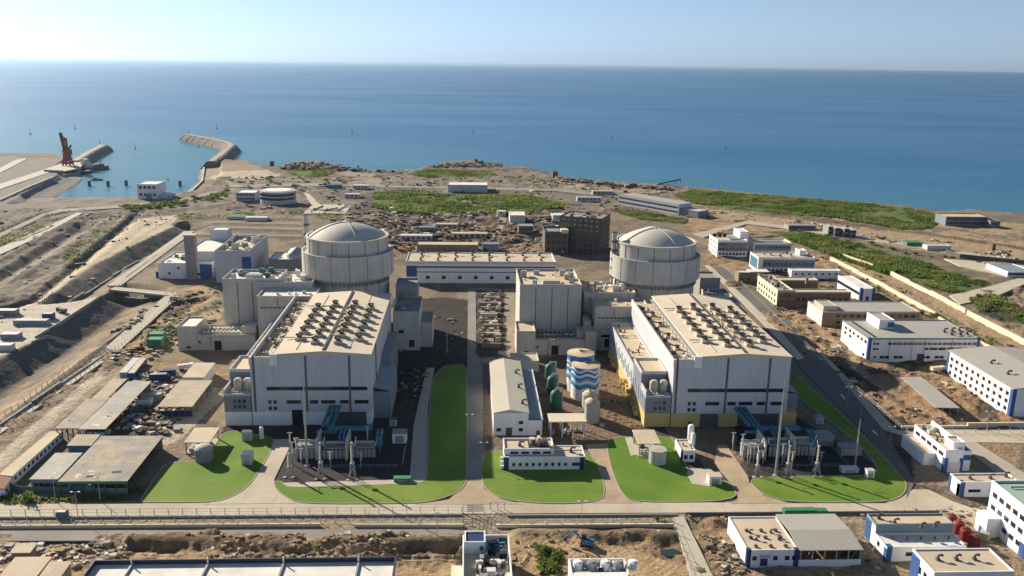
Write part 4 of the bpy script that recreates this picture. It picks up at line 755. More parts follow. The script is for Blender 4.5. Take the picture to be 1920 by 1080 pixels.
# ------------------------------------------------------------------ centre: water treatment, tanks, office
a = P(925, 816); X0, Y0 = a[0], a[1]; h = AT(929, 775, Y0)[2]; W = AT(991, 775, Y0)[0]-X0; W3 = AT(1017, 787, Y0)[0]-X0; D = P(945, 675, h+1)[1]-Y0
th = thing('treatment_building', 'white gabled building with cream roof and lower blue-grey lean-to beside the green vessels', 'plant building', (X0, Y0, 0)); th['x0'] = 0.; th['x1'] = W3; th['y0'] = 0.
MB().box(0, W, 0, D, -2, h).obj('wall', WHITE, th); m = MB(); xm = W*.46
for xa, za, xb, zb in ((-.4, h, xm, h+1.6), (xm, h+1.6, W+.3, h)): m.add([(xa,-.4,za),(xb,-.4,zb),(xb,D+.4,zb),(xa,D+.4,za),(xa,-.4,za+.3),(xb,-.4,zb+.3),(xb,D+.4,zb+.3),(xa,D+.4,za+.3)], [(0,3,2,1),(4,5,6,7),(0,1,5,4),(2,3,7,6),(3,0,4,7),(1,2,6,5)])
m.add([(0,-.02,h),(W,-.02,h),(xm,-.02,h+1.6)], [(0,1,2)]); m.obj('roof', mat('cream_sheet_roof', (.50,.47,.37), .1, .1, .7, stripe=(1, 2.2, .05), col2=(.45,.44,.38)), th)
MB().box(W+.02, W3, 0, D-4, -2, h-3.4).obj('lean_to', WHITE, th); m = MB(); m.add([(W+.1,-.3,h-2.4),(W3+.3,-.3,h-3.3),(W3+.3,D-3.6,h-3.3),(W+.1,D-3.6,h-2.4)], [(0,1,2,3)]); m.obj('lean_to_roof', BROOF, th); MB().box(W3-.1, W3+.3, -.3, D-3.6, h-3.3, h-2.6).obj('lean_to_parapet', OFFW, th)
vents(th, [(W*.86, 10), (W*.82, 30), (W*.8, 50)], h+.6, 'goose', .9); MB().box(5.5, 8.3, -.15, 0, -.5, 3.6).obj('door', STEELD, th); MB().box(W3-2.6, W3-1, -.12, 0, -.5, 2.2).obj('door', STEELD, th); wins(th, 'F', [(2.4, 2.6), (12.2, 2.6), (12.2, 6)], 1.8, 1.3, 'dark')
fr = FR(958,1010,696,690,675); th, w_, d_, h = bldg('pump_house', 'small cream flat-roofed pump house at the back of the gabled building', 'hut', (fr[0], fr[1], fr[2], fr[3], 5.5), OFFW, TAN, .5); MB().box(2, 4, -.1, 0, -1, 2.4).obj('door', STEELD, th)
WAVE = bpy.data.materials.new('wave_painted_steel'); WAVE.use_nodes = True; N = WAVE.node_tree.nodes; L = WAVE.node_tree.links; b = N['Principled BSDF']; b.inputs['Roughness'].default_value = .5
tc = N.new('ShaderNodeTexCoord'); sx = N.new('ShaderNodeSeparateXYZ'); L.new(tc.outputs['Object'], sx.inputs[0])
def mth(op, a_, b_=0., c=None):
    q = N.new('ShaderNodeMath'); q.operation = op
    for i, t in enumerate((a_, b_, c)):
        if t is None: continue
        if isinstance(t, (int, float)): q.inputs[i].default_value = t
        else: L.new(t, q.inputs[i])
    return q.outputs[0]
ang = mth('ARCTAN2', sx.outputs[1], sx.outputs[0]); wv = mth('MULTIPLY', mth('SINE', mth('MULTIPLY', ang, 5)), .75); zz = mth('ADD', sx.outputs[2], wv)
rp = N.new('ShaderNodeValToRGB'); rp.color_ramp.interpolation = 'CONSTANT'; L.new(mth('DIVIDE', zz, 18.0), rp.inputs[0])
W_ = (.74,.75,.75,1); B1 = (.03,.17,.42,1); B2 = (.10,.36,.60,1); el = rp.color_ramp.elements; el[0].position = 0; el[0].color = W_; el[1].position = .34; el[1].color = B1
for p_, c_ in ((.41,B2),(.47,W_),(.54,B2),(.61,B1),(.67,W_),(.74,B1),(.81,W_),(.86,B2),(.91,B1)):
    e_ = el.new(p_); e_.color = c_
L.new(rp.outputs[0], b.inputs['Base Color'])
def wtank(label, px, pyb, pyt, pxl, pxr):
    p = P(px, pyb); Yc = p[1]+7; h = AT(px, pyt, Yc)[2]; r_ = (AT(pxr, pyt, Yc)[0]-AT(pxl, pyt, Yc)[0])/2; X = AT((pxl+pxr)/2, pyt, Yc)[0]
    t = thing('water_tank', label, 'storage tank', (X, Yc, 0)); MB().cyl(0, 0, -1, h, r_, n=56).obj('shell', WAVE, t, None, True); m = MB(); m.lathe([(r_+.15,h-.3),(r_+.15,h+.05),(.1,h+.9)], 0, 0, 56); m.obj('roof', TAN, t, None, True)
    m = MB(); m.cyl(0, 0, h+.8, h+1.5, .7, .7, 12); m.tube((0,0,h+1.1), (r_*.9, .5, h+.7), .2, 5); m.obj('hatch', STEELD, t); m = MB()
    for k in range(26): c, s_ = r_*math.cos(k*2*math.pi/26), r_*math.sin(k*2*math.pi/26); m.tube((c, s_, h), (c, s_, h+1.1), .05, 4)
    m.obj('railing', STEEL, t)
wtank('tall white tank with blue waves, the rear one of two, partly hidden', 1089, 738, 661, 1064, 1114); wtank('tall white tank painted with blue waves, the front one of two', 1098, 752, 683, 1072, 1125)
def silo(label, pxl, pxr, pyt, pyb):
    p = P((pxl+pxr)/2, pyb); Yc = p[1]+3; r_ = (AT(pxr, pyb, Yc)[0]-AT(pxl, pyb, Yc)[0])/2; h = AT((pxl+pxr)/2, pyt, Yc)[2]
    t = thing('silo', label, 'storage tank', (p[0], Yc, 0)); MB().cyl(0, 0, -1, h, r_, n=32).obj('shell', TANKC, t, None, True); m = MB(); m.lathe([(r_+.1,h-.2),(r_*.7,h+1),(.2,h+1.6)], 0, 0, 32); m.obj('roof', TAN, t, None, True); MB().cyl(0, 0, h+1.4, h+2.4, .5, n=10).obj('vent', RUST, t); MB().tube((r_+.2, -.3, 0), (r_+.2, -.3, h), .15, 5).obj('ladder', STEELD, t)
silo('cream concrete silo half hidden behind the wave painted tank and front silo', 1092, 1120, 738, 786); silo('cream concrete silo in front, with conical top, beside the wave painted tanks', 1097, 1125, 752, 794)
for i, (px, py, q) in enumerate(((1031,716,'rear'),(1035,740,'middle'),(1042,768,'front'))):
    p = P(px, py); t = thing('filter_vessel', 'dark green filter vessel with domed top, %s one of three in a row' % q, 'tank', (p[0], p[1], 0), 'green filter vessels')
    MB().lathe([(.1,10.2),(1.6,9.8),(2.6,8.6),(2.8,7.6),(2.8,2.4),(2.2,1.2)], 0, 0, 22).obj('shell', GREENT, t, None, True); m = MB(); [m.tube((1.9*c, 1.9*s_, -1), (1.9*c, 1.9*s_, 2), .25, 5) for c, s_ in ((1,0),(0,1),(-1,0),(0,-1))]; m.obj('legs', STEELD, t); m = MB(); m.tube((0,0,9.9), (0,0,11), .5, 8); m.tube((0,0,10.9), (2.8,0,10.9), .35, 6); m.tube((2.9,0,11), (2.9,0,0), .35, 6); m.obj('pipework', TANKC, t)
fr = FR(1031,1098,820,783,775); X0, Y0 = fr[0], fr[2]; w_ = fr[1]-X0; h = 7.2; d_ = 9
th = thing('pipe_canopy', 'cream flat canopy on white columns over small pumps and pipes', 'canopy', (X0, Y0, 0)); MB().box(-.5, w_+.5, -.5, d_, h, h+.5).obj('roof', WALLP, th)
for x in (.3, w_*.35, w_*.66, w_-.3): MB().box(x-.25, x+.25, 0, .5, -1, h).obj('column', OFFW, th); MB().box(x-.25, x+.25, d_-1, d_-.5, -1, h).obj('column', OFFW, th)
clutter(th, 1, w_-1, 1.5, d_-2, 0, 16, (STEEL, RUST, OFFW), 'pump', 1.8, 33)
a = P(945, 882); X0, Y0 = a[0], a[1]; h1 = AT(945, 858, Y0)[2]; W = AT(1097, 859, Y0)[0]-X0; h2 = h1+2.2; D = P(960, 824, h2)[1]-Y0
th = thing('office_block', 'low white office with blue ends, a window row and cream split-level roof on the lawn', 'office building', (X0, Y0, 0)); th['x0'] = 0.; th['x1'] = W; th['y0'] = 0.
block(th, 0, W, 0, D*.55, -1, h1, WHITE, TAN, .35); block(th, 0, W*.62, 2.2, D, h1*.3, h2, WHITE, TAN, .7, None, 'upper_wall', 'upper_roof'); block(th, W*.62, W, D*.552, D*.86, -1, h1-.05, WHITE, TAN, .3, None, 'rear_wall', 'rear_roof')
trim(th, (.9, W-1.1), 0, h1-.4, BLUED, 2.0); wins(th, 'F', [(u, h1*.46) for u in lin(2.6, W*.80, 9)], 1.0, 1.3, 'round'); wins(th, 'F', [(W*.86+k*1.1, h1*.46) for k in range(4)], .9, 1.2, 'dark'); th['y0'] = 2.2; wins(th, 'F', [(u, h1+1.1) for u in lin(2, W*.6, 4)], 3, .8, 'dark')
MB().box(W*.31, W*.56, D*.35, D-1.2, h2+.02, h2+.1).obj('dark_roof_bay', DARK, th); clutter(th, W*.32, W*.55, D*.4, D-1.6, h2+.1, 9, (STEELD, WALLP), 'roof_unit', 3, 6); vents(th, [(W*.2, D*.5)], h2, 'goose', .9); vents(th, [(W*.84, D*.4)], h1, 'goose', .9)
[MB().box(-1.4, -.05, y, y+1, .5+k, 1.6+k).obj('air_conditioner', WHITE, th) for k, y in enumerate((.6, 2.6, 4.4))]
def canopy(label, x0, y0, x1, y1, h, pillars=True):
    t = thing('pump_canopy', label, 'canopy', (x0, y0, 0)); w_, d_ = x1-x0, y1-y0; MB().box(-.3, w_+.3, -.3, d_+.3, h, h+.45).obj('roof', TAN, t)
    for x, y in ((.4,.4),(w_-.4,.4),(.4,d_-.4),(w_-.4,d_-.4)): MB().box(x-.25, x+.25, y-.25, y+.25, -1, h).obj('column', CONC_L, t)
    MB().box(0, w_, 0, d_, -1, .5).obj('plinth', CONC_L, t); clutter(t, 1, w_-1, 1, d_-1, .5, 9, (STEELD, STEEL), 'pump', 2., 41); return t
a, b_, c = P(1198, 833, 6), P(1238, 833, 6), P(1188, 808, 6); canopy('cream flat canopy over pumps beside the concrete tank on the lawn', a[0], a[1], b_[0], c[1], 6)
sheet('paving_slab', [(1172,822),(1184,820),(1200,853),(1183,856)], CONC_L, .4)
a, b_, c = P(346, 831, 5), P(392, 831, 5), P(362, 804, 5); canopy('tan flat canopy over dark pipework beside the dome-topped tank', a[0], a[1], b_[0], c[1], 5)
def ctank(label, pxl, pxr, pyt, pyb, dome):
    p = P((pxl+pxr)/2, pyb); k = (P(pxr, pyb)[0]-P(pxl, pyb)[0])/2; Yc = p[1]+k*.9; r_ = (AT(pxr, pyb, Yc)[0]-AT(pxl, pyb, Yc)[0])/2; h = AT((pxl+pxr)/2, pyt, Yc+(r_ if not dome else 0))[2]
    t = thing('concrete_tank', label, 'storage tank', (p[0], Yc, 0)); MB().cyl(0, 0, -1, h-(1.2 if dome else 0), r_, n=40).obj('shell', CONC if not dome else SHEETD, t, None, True)
    m = MB(); m.lathe([(r_+.1,h-1.4),(r_*.8,h-.5),(r_*.4,h),(.1,h+.1)] if dome else [(r_+.1,h-.3),(r_+.1,h+.1),(r_-.3,h+.1),(.1,h+.3)], 0, 0, 40); m.obj('roof', TANKC, t, None, True); MB().tube((-r_-.2, 0, 0), (-r_-.2, 0, h), .15, 5).obj('ladder', STEEL, t)
ctank('round grey tank with pale domed top on the left lawn', 362, 396, 834, 870, True); ctank('round flat-topped concrete tank on the lawn', 1219, 1251, 835, 874, False)
fr = FR(1276,1304,866,846,825); th, w_, d_, h = bldg('pump_house', 'small white hut with two dark windows and blue corners on the lawn edge', 'hut', fr, WHITE, TAN, .4); trim(th, (.4,), 0, h, BLUED, .8); wins(th, 'F', [(w_*.35, h*.45), (w_*.75, h*.45)], 1.3, 1.6, 'dark'); clutter(th, 1, w_-.5, 1, d_-1, h, 3, (STEEL,), 'roof_unit', 1, 3)
for nm, px, py, pt, r_ in (('tall white gas bottle tank beside the two-window hut', 1294, 832, 796, 1.4), ('short white gas bottle tank beside the two-window hut', 1299, 838, 811, .9), ('white upright gas tank at the shaded edge of the left lawn', 491, 824, 800, 1.0)):
    p = P(px, py); h = AT(px, pt, p[1])[2]; t = thing('gas_tank', nm, 'tank', (p[0], p[1], 0)); m = MB(); m.lathe([(r_*.8,.4),(r_,.8),(r_,h-.8),(r_*.7,h-.2),(.1,h)], 0, 0, 20); m.obj('shell', WHITE, t, None, True); m = MB(); [m.tube((r_*.7*c, r_*.7*s_, -1), (r_*.7*c, r_*.7*s_, .9), .12, 4) for c, s_ in ((1,0),(-.5,.87),(-.5,-.87))]; m.obj('legs', STEEL, t)
def cabinet(label, px, py, w_, d_, h, m_=SHEET, tm=STEELD, cat='equipment box'):
    p = P(px, py); t = thing('equipment_cabinet', label, cat, (p[0]-w_/2, p[1], 0)); MB().box(0, w_, 0, d_, -.5, h).obj('body', m_, t); MB().box(-.15, w_+.15, -.15, d_+.15, h, h+.25).obj('lid', tm, t); MB().box(w_*.2, w_*.8, -.06, 0, .4, h*.8).obj('door', STEEL, t)
    return t
cabinet('grey equipment box on the left lawn near the white gas tank', 463, 828, 4.2, 3, 4); cabinet('lone blue-grey equipment box in the middle of the left lawn', 462, 873, 4, 5, 4.2, SHEET, BLUED)
cabinet('small white box with cluttered top on the cream slab by the lawn', 1341, 910, 5, 4, 3.4, WHITE, TAN); sheet('paving_slab', [(1290,880),(1330,880),(1352,896),(1340,908),(1330,914),(1298,909),(1288,890)], CONC_L, .42)
cabinet('pale box with pipes on the corner of the lawn by the asphalt road', 1632, 898, 3, 2.4, 3.4, WHITE, TANKC); cabinet('white box under a dark lid in the left transformer yard', 749, 832, 6, 5, 4.6, WHITE, BROOF); cabinet('small pale box beside the left yard path', 737, 800, 3, 3, 3.4, SHEET)
cabinet('blue-grey kiosk with lid in the right transformer yard', 1544, 838, 9, 7, 4.6, BROOF, SHEETD); cabinet('long dark kiosk at the right side of the right transformer yard', 1596, 855, 9, 5, 3.6, BROOF, SHEETD); cabinet('low green-grey trough at the lower right of the left yard', 754, 905, 6.5, 2.4, 1.6, GREENP, GREENP); cabinet('low pale trough at the front of the right transformer yard', 1594, 888, 7, 3, 2, SHEET, SHEET); cabinet('squat round-backed box between yellow base and strip of lawn', 1537, 795, 3.5, 3.5, 3, SHEET, BROOF)
# ------------------------------------------------------------------ transformer yards
def insul(h, t_top=True):
    m = MB(); m.box(-.7, .7, -.7, .7, -.5, .4); m.tube((-.6,-.6,.3), (0,0,h*.35), .16, 4); m.tube((.6,-.6,.3), (0,0,h*.35), .16, 4); m.tube((0,.7,.3), (0,0,h*.35), .16, 4); return m
def yard(unit, pts_post, pts_entry, pts_tx, walls, mast, duct):
    side = 'left' if unit == 1 else 'right'
    for i, (px, py, pt) in enumerate(pts_post):
        p = P(px, py); h = max(3.5, AT(px, pt, p[1])[2]); t = thing('insulator_post', 'thin grey insulator post with T-shaped top in the %s transformer yard' % side, 'insulator', (p[0], p[1], 0), 'insulator posts in the %s yard' % side)
        MB().tube((0,0,-.5), (0,0,h*.55), .22, 6).obj('post', STEEL, t); m = MB(); [m.cyl(0, 0, h*.55+k*h*.055, h*.55+k*h*.055+.12, .42, .3, 8) for k in range(8)]; m.tube((0,0,h*.55), (0,0,h), .18, 6); m.obj('insulator', TANKC, t); MB().box(-1, 1, -.25, .25, h, h+.25).obj('cross_arm', STEEL, t)
    for i, (px, py, pt) in enumerate(pts_entry):
        p = P(px, py); h = AT(px, pt, p[1])[2]; t = thing('cable_entry_support', 'lattice cable support with tall bushing, %s of three at the front of the %s yard' % (('first', 'middle', 'last')[i], side), 'cable support', (p[0], p[1], 0), 'cable entry supports in the %s yard' % side)
        m = MB()
        for sx_ in (-1, 1):
            for sy in (-1, 1): m.tube((1.5*sx_, 1.5*sy, -.4), (.5*sx_, .5*sy, h*.42), .16, 4)
            m.tube((1.3*sx_, -1.3, .8), (-.7*sx_, -.7, h*.36), .1, 4); m.tube((1.3*sx_, 1.3, .8), (-.7*sx_, .7, h*.36), .1, 4)
        m.box(-.8, .8, -.8, .8, h*.42, h*.46); m.obj('lattice', STEEL, t)
        m = MB(); [m.cyl(0, 0, h*.46+k*h*.05, h*.46+k*h*.05+.16, .6, .38, 10) for k in range(10)]; m.tube((0,0,h*.46), (0,0,h), .3, 8); m.cyl(0, 0, h, h+.5, .5, .5, 10); m.obj('bushing', TANKC, t); m = MB(); m.tube((0,0,h), (.8,2.6,h*.86), .1, 4); m.tube((.8,2.6,h*.86), (1.2,5,h*1.05), .1, 4); m.obj('conductor', STEEL, t)
        m = MB(); [m.box(x-.6, x+.6, y-.6, y+.6, -.5, .5) for x, y in ((-1.6,-1.6),(1.6,-1.6))]; m.obj('footing', CONC_L, t)
    for i, (px, py, pt, wd) in enumerate(pts_tx):
        p = P(px, py); h = AT(px, pt, p[1])[2]; t = thing('transformer', 'grey finned power transformer with radiators, %s of three in the %s yard' % (('first', 'second', 'third')[i], side), 'transformer', (p[0], p[1], 0), 'power transformers in the %s yard' % side)
        MB().box(-wd/2+.8, wd/2-.8, 1.4, 6, -.5, h*.72).obj('tank', STEELD if i else STEEL, t); MB().box(-wd/2+.6, wd/2-.6, 1.2, 6.2, h*.72, h*.78).obj('cover', STEEL, t)
        for k in range(6): x = -wd/2+(k+.5)*wd/6; m = MB(); [m.box(x-wd/16, x+wd/16, .1+q*.32, .28+q*.32, .4, h*.68) for q in range(4)]; m.box(x-.1, x+.1, .1, 1.4, h*.6, h*.66); m.obj('radiator', STEEL, t)
        m = MB(); m.tube((-wd*.4,4,h*1.0), (wd*.4,4,h*1.0), .65, 12); m.tube((-wd*.25,4,h*.75), (-wd*.25,4,h*.95), .15, 5); m.tube((wd*.25,4,h*.75), (wd*.25,4,h*.95), .15, 5); m.obj('conservator', STEEL, t)
        for sx_ in (-1, 1): m = MB(); m.tube((sx_*wd*.42,3,h*.7), (sx_*wd*.52,2,h*1.25), .4, 8, 0, .22); m.obj('bushing', WHITE if unit == 2 or i == 0 else TANKC, t)
    for i, (px, py, pt) in enumerate(walls):
        p = P(px, py); h = AT(px, pt, p[1])[2]; t = tag(MB().box(-.4, .4, 0, 12, -.5, h*.8).add([(-.4,0,h*.8),(.4,0,h*.8),(.4,12,h*.8),(-.4,12,h*.8),(-.4,2,h),(.4,2,h),(.4,12,h),(-.4,12,h)], [(0,1,5,4),(1,2,6,5),(2,3,7,6),(3,0,4,7),(4,5,6,7)]).obj('blast_wall', CONC, None, (p[0], p[1], 0)), 'thin grey blast wall between transformers, %s one in the %s yard' % (('left', 'right')[i], side), 'wall', 'blast walls in the %s yard' % side)
    p = P(*mast[:2]); h = AT(mast[2], mast[3], p[1])[2]; t = thing('lightning_mast', 'tall tapered grey lightning mast in front of the %s turbine hall' % side, 'mast', (p[0], p[1], 0))
    MB().tube((0,0,-.5), (0,0,h*.5), .55, 10, 0, .4).obj('lower_shaft', STEEL, t); MB().tube((0,0,h*.5), (0,0,h), .38, 8, 0, .1).obj('upper_shaft', STEEL, t); MB().cyl(0, 0, -.4, .5, 1.1, n=12).obj('footing', CONC_L, t)
    # bus ducts from the hall to the transformers
    x0, x1, y, z, yh, xs = duct; t = thing('bus_duct', 'blue-teal bus duct frame running from the %s turbine hall to its transformers' % side, 'duct', (x0, y, 0)); Lx = x1-x0
    m = MB(); [m.box(0, Lx, k*1.5, k*1.5+1.1, z+.1*k, z+1.2+.1*k) for k in range(2)]; m.obj('cross_duct', DUCT, t)
    for x in xs:
        m = MB(); [(m.box(x+k*1.6-.5, x+k*1.6+.5, -5.5, -.02, z-.2, z+.9), m.box(x+k*1.6-.5, x+k*1.6+.5, -6.6, -5.52, z-4.5, z+.5)) for k in range(2)]; m.obj('drop_duct', DUCT, t)
    m = MB(); [m.box(-3+k*2, -1.8+k*2, 2.7, yh-y, z+.6+k*.02, z+1.8) for k in range(3)]; m.obj('hall_duct', DUCT, t); m = MB(); m.box(-5, 4, 0.01, 1.0, z-1.2, z-.1); m.obj('duct_base', DUCT, t)
    for x in (1, Lx*.5, Lx-1): m = MB(); m.box(x-.2, x+.2, 1.12, 1.48, -.5, z); m.obj('duct_support', STEELD, t)
    for k, (u0, v0, u1, v1) in enumerate(((0,-14,0,2),(Lx+14,-18,Lx+14,0),(0,-19,Lx+12,-19))):
        m = MB(); n_ = 9
        for q in range(n_): f = q/(n_-1); m.tube((u0+(u1-u0)*f, v0+(v1-v0)*f, -.3), (u0+(u1-u0)*f, v0+(v1-v0)*f, 1.5), .07, 4)
        for zz in (.7, 1.4): m.tube((u0, v0, zz), (u1, v1, zz), .06, 4)
        o = tag(m.obj('yard_railing', STEEL, None, (x0, y, 0)), 'thin steel railing along the %s of the %s transformer yard' % (('left side', 'right side', 'front')[k], side), 'railing')
yard(1, [(620,879,848),(677,878,850),(549,872,830),(557,865,822),(566,884,842),(712,848,817),(690,850,800),(545,850,812),(600,858,829)], [(543,893,852),(602,896,832),(661,898,832)], [(574,862,834,9.5),(627,862,837,10),(682,860,836,10)], [(594,864,826),(650,864,826)], (576,874,572,690),
     (P(609,808,11)[0], P(694,808,11)[0], P(609,808,8)[1], 8.0, 374.9, (6.0, 21.5)))
dx = 189.0; u = lambda l, dxx=829, dyy=-2: [(q[0]+dxx, q[1]+dyy, q[2]+dyy)+q[3:] for q in l]
yard(2, [(1401,872,836),(1406,868,838),(1412,870,838),(1419,876,850),(1430,870,846),(1466,872,833),(1470,868,840),(1484,882,848),(1517,862,832),(1522,870,841),(1539,868,848),(1373,850,812),(1391,850,815)], [(1419,892,848),(1476,893,838),(1530,892,838)], [(1411,862,834,9),(1462,858,830,10),(1508,856,828,10)], [(1434,862,826),(1488,860,822)], (1454,892,1474,700),
     (P(1424,806,10)[0], P(1508,806,10)[0], P(1424,808,8)[1], 8.0, 371.3, (6.0, 22.0)))
p = P(1603, 872); h = AT(1612, 785, p[1])[2]; t = thing('lightning_mast', 'tall tapered mast at the right side of the right yard near the asphalt road', 'mast', (p[0], p[1], 0)); MB().tube((0,0,-.5), (0,0,h*.5), .5, 10, 0, .36).obj('lower_shaft', STEEL, t); MB().tube((0,0,h*.5), (0,0,h), .34, 8, 0, .1).obj('upper_shaft', STEEL, t)
p = P(838, 660); h = 26.; t = thing('lightning_mast', 'thin pole standing on the dark ground between left hall and central road', 'mast', (p[0], p[1], 0)); MB().tube((0,0,-.5), (0,0,h), .35, 8, 0, .12).obj('shaft', STEEL, t); MB().cyl(0, 0, -.4, .4, .9, n=12).obj('footing', CONC_L, t)
# ------------------------------------------------------------------ street lamps
lt = MB(); lt.tube((0,0,-.3), (0,0,9.5), .14, 6, 0, .09); ltm = lt.mesh('pole', STEEL); la = MB(); la.tube((-1.1,0,9.6), (1.1,0,9.6), .07, 5); lam = la.mesh('arm', STEEL); lhm = MB().box(-.45, .45, -.2, .2, -.12, .13).mesh('lamp_head', WHITE)
for i, (px, py, l_) in enumerate(((1588,760,'where the asphalt road leaves the hall shadow'),(1614,778,'second along the asphalt road pavement'),(1668,838,'beside the asphalt road, nearest the control building'),(1540,705,'in the shadow strip of the right hall'),(880,815,'at the left kerb of the central road'),(907,870,'at the right kerb of the central road'),(1090,985,'on the verge below the middle lawn'),(820,1008,'beside the grey tarmac service road'),(146,968,'by the concrete road at lower left'),(104,940,'behind the fence at lower left'),(188,940,'in front of the big patched roof shed'),(1850,808,'by the cross road near the white dormitory'))):
    p = P(px, py); t = thing('street_lamp', 'slim twin-headed street lamp '+l_, 'street lamp', (p[0], p[1], 0), 'street lamps of the works'); link('pole', ltm, t); link('arm', lam, t); [link('lamp_head', lhm, t, (s_*1.3, 0, 9.62)) for s_ in (-1, 1)]
# ------------------------------------------------------------------ workshops at lower left
def shed(name, label, quad, h, rm, wm, base=-1.5, posts=0, front_open=False, slope=.4, holes=0):
    fl, fr_, br, bl = [P(a_, b_, h) for a_, b_ in quad]; X0, Y0 = fl[0], (fl[1]+fr_[1])/2; w_, d_ = fr_[0]-fl[0], (bl[1]+br[1])/2-Y0
    t = thing(name, label, 'shed', (X0, Y0, 0)); t['x0'] = .4; t['x1'] = w_-.4; t['y0'] = .4
    m = MB(); m.add([(0,0,h-.2),(w_,0,h-.2),(w_,d_,h+slope),(0,d_,h+slope),(0,0,h),(w_,0,h),(w_,d_,h+slope+.2),(0,d_,h+slope+.2)], [(0,3,2,1),(4,5,6,7),(0,1,5,4),(1,2,6,5),(2,3,7,6),(3,0,4,7)]); m.obj('roof', rm, t)
    if not posts: MB().box(.4, w_-.4, .4, d_-.4, base, h-.2).obj('wall', wm, t)
    else:
        MB().box(.4, w_-.4, d_-.8, d_-.4, base, h).obj('rear_wall', wm, t)
        for k in range(posts): x = .5+k*(w_-1)/(posts-1); MB().box(x-.18, x+.18, .3, .66, base, h-.2).obj('post', STEELD, t)
        for k in range(1, 4): MB().box(w_-.8, w_-.45, d_*k/4, d_*k/4+.35, base, h-.1).obj('post', STEELD, t); MB().box(.45, .8, d_*k/4, d_*k/4+.35, base, h-.1).obj('post', STEELD, t)
    r = random.Random(int(X0*7)); sl = lambda y: h+slope*y/d_
    for k in range(holes):
        x, y, a_, b_ = r.uniform(2, w_-4), r.uniform(2, d_-4), r.uniform(1, 3.5), r.uniform(.8, 2.2)
        kk = k % 3; MB().add([(x,y,sl(y)+.05),(x+a_,y+.2,sl(y)+.05),(x+a_*.9,y+b_,sl(y+b_)+.05),(x-.2,y+b_*.8,sl(y+b_)+.05)], [(0,1,2,3)]).add([(x,y,sl(y)+.11),(x+a_*.4,y+.1,sl(y)+.11),(x+a_*.3,y+b_*.4,sl(y)+.16)], [(0,1,2)]).obj('roof_patch', (DARK, CORRG, WROOF)[kk], t)
    return t, w_, d_
t, w_, d_ = shed('workshop_shed', 'large open shed under a patched and holed corrugated roof by the left lawn', [(110,901),(237,904),(300,820),(186,819)], 5.2, CORR, BROOF, posts=7, holes=34); MB().box(0, w_, -.08, .0, 4.1, 5.1).obj('fascia', GREENP, t); MB().box(3, w_*.5, 1.2, 1.5, -1, 3).obj('panel', DUCT, t)
t, w_, d_ = shed('workshop_shed', 'lower grey sheet roof shed adjoining the patched roof on its left', [(55,898),(108,899),(150,852),(97,851)], 4.8, mat('pale_grey_sheet', (.42,.42,.36), .2, .3, .8, col2=(.36,.35,.32)), BROOF, holes=5); wins(t, 'F', [(u, 2.4) for u in lin(1, w_-1, 4)], 1.6, 1.2, 'dark')
t, w_, d_ = shed('workshop_shed', 'small tan roof shed behind the lower grey sheet roof', [(124,836),(171,835),(186,817),(137,817)], 4.2, CORRT, DUCT)
t, w_, d_ = shed('workshop_shed', 'long open workshop with blue-grey and tan patched roof, right of a twin roof', [(147,804),(197,805),(280,717),(237,717)], 5.5, CORRG, BROOF, posts=5, holes=14); MB().box(1, w_-1, 1, 1.4, -1, 3.5).obj('panel', WHITE, t)
t, w_, d_ = shed('workshop_shed', 'long brown-grey corrugated workshop roof, left of the blue-grey one', [(104,802),(146,804),(206,750),(172,749)], 5.3, CORR, BROWN, posts=5, holes=4)
t, w_, d_ = shed('workshop_shed', 'tan ribbed roof shed in the middle of the left works yard', [(295,762),(360,763),(375,715),(330,715)], 5, CORRT, BROOF, posts=6, holes=3); MB().box(1, w_-1, 1, 1.3, -1, 2.6).obj('panel', BLUED, t)
t, w_, d_ = shed('workshop_shed', 'cream flat-roofed shed at the back of the left works yard', [(342,707),(382,708),(400,682),(356,682)], 5.5, TAN, OFFW, holes=2); MB().box(2, 6, -.0, .4, -1, 3).obj('door', STEELD, t)
t, w_, d_ = shed('workshop_shed', 'narrow pale roof lean-to above the long brown roof', [(170,749),(198,750),(235,712),(214,712)], 4.6, CORRT, DUCT, posts=3)
def hut_row(label, qa, h, wm, rm, nwin, cat='barrack'):
    fl, fr_, br, bl = [P(a_, b_, h) for a_, b_ in qa]; t = thing('site_hut', label, cat, (0, 0, 0)); m = MB(); pts = [tuple(q[:2]) for q in (fl, fr_, br, bl)]; m.prism(pts, -1.5, h-.02); m.obj('wall', wm, t)
    cx = sum(p[0] for p in pts)/4; cy = sum(p[1] for p in pts)/4; m = MB(); m.prism([(cx+(x-cx)*1.03, cy+(y-cy)*1.03) for x, y in pts], h, h+.35); m.obj('roof', rm, t)
    a_, b_ = Vector(pts[1]), Vector(pts[2]); d = (b_-a_); ang_ = math.atan2(d.y, d.x); nn = Vector((d.y, -d.x)).normalized()*.02
    for k in range(nwin): q = a_+d*(k+.5)/nwin+nn; link('window', win_mesh(1.3, 1.1, 'dark'), t, (q.x, q.y, h*.55), ang_)
    return t
hut_row('long thin white hut row with rusty tan roof at the lower left edge', [(0,890),(24,893),(116,811),(92,811)], 3.2, WHITE, TAN, 12); hut_row('small white hut at the lower end of the long thin hut row', [(-20,915),(8,918),(22,897),(-2,893)], 3, WHITE, RUST, 2)
for i, (q, l_) in enumerate((([(224,699),(238,699),(262,672),(250,672)], 'left one of a pair of long blue-grey containers'), ([(240,700),(252,700),(275,672),(263,672)], 'right one of a pair of long blue-grey containers, sandy top'))):
    hut_row(l_+' in the works yard', q, 3.2, BROOF if i == 0 else BLUE, SHEET if i == 0 else TAN, 4, 'container')
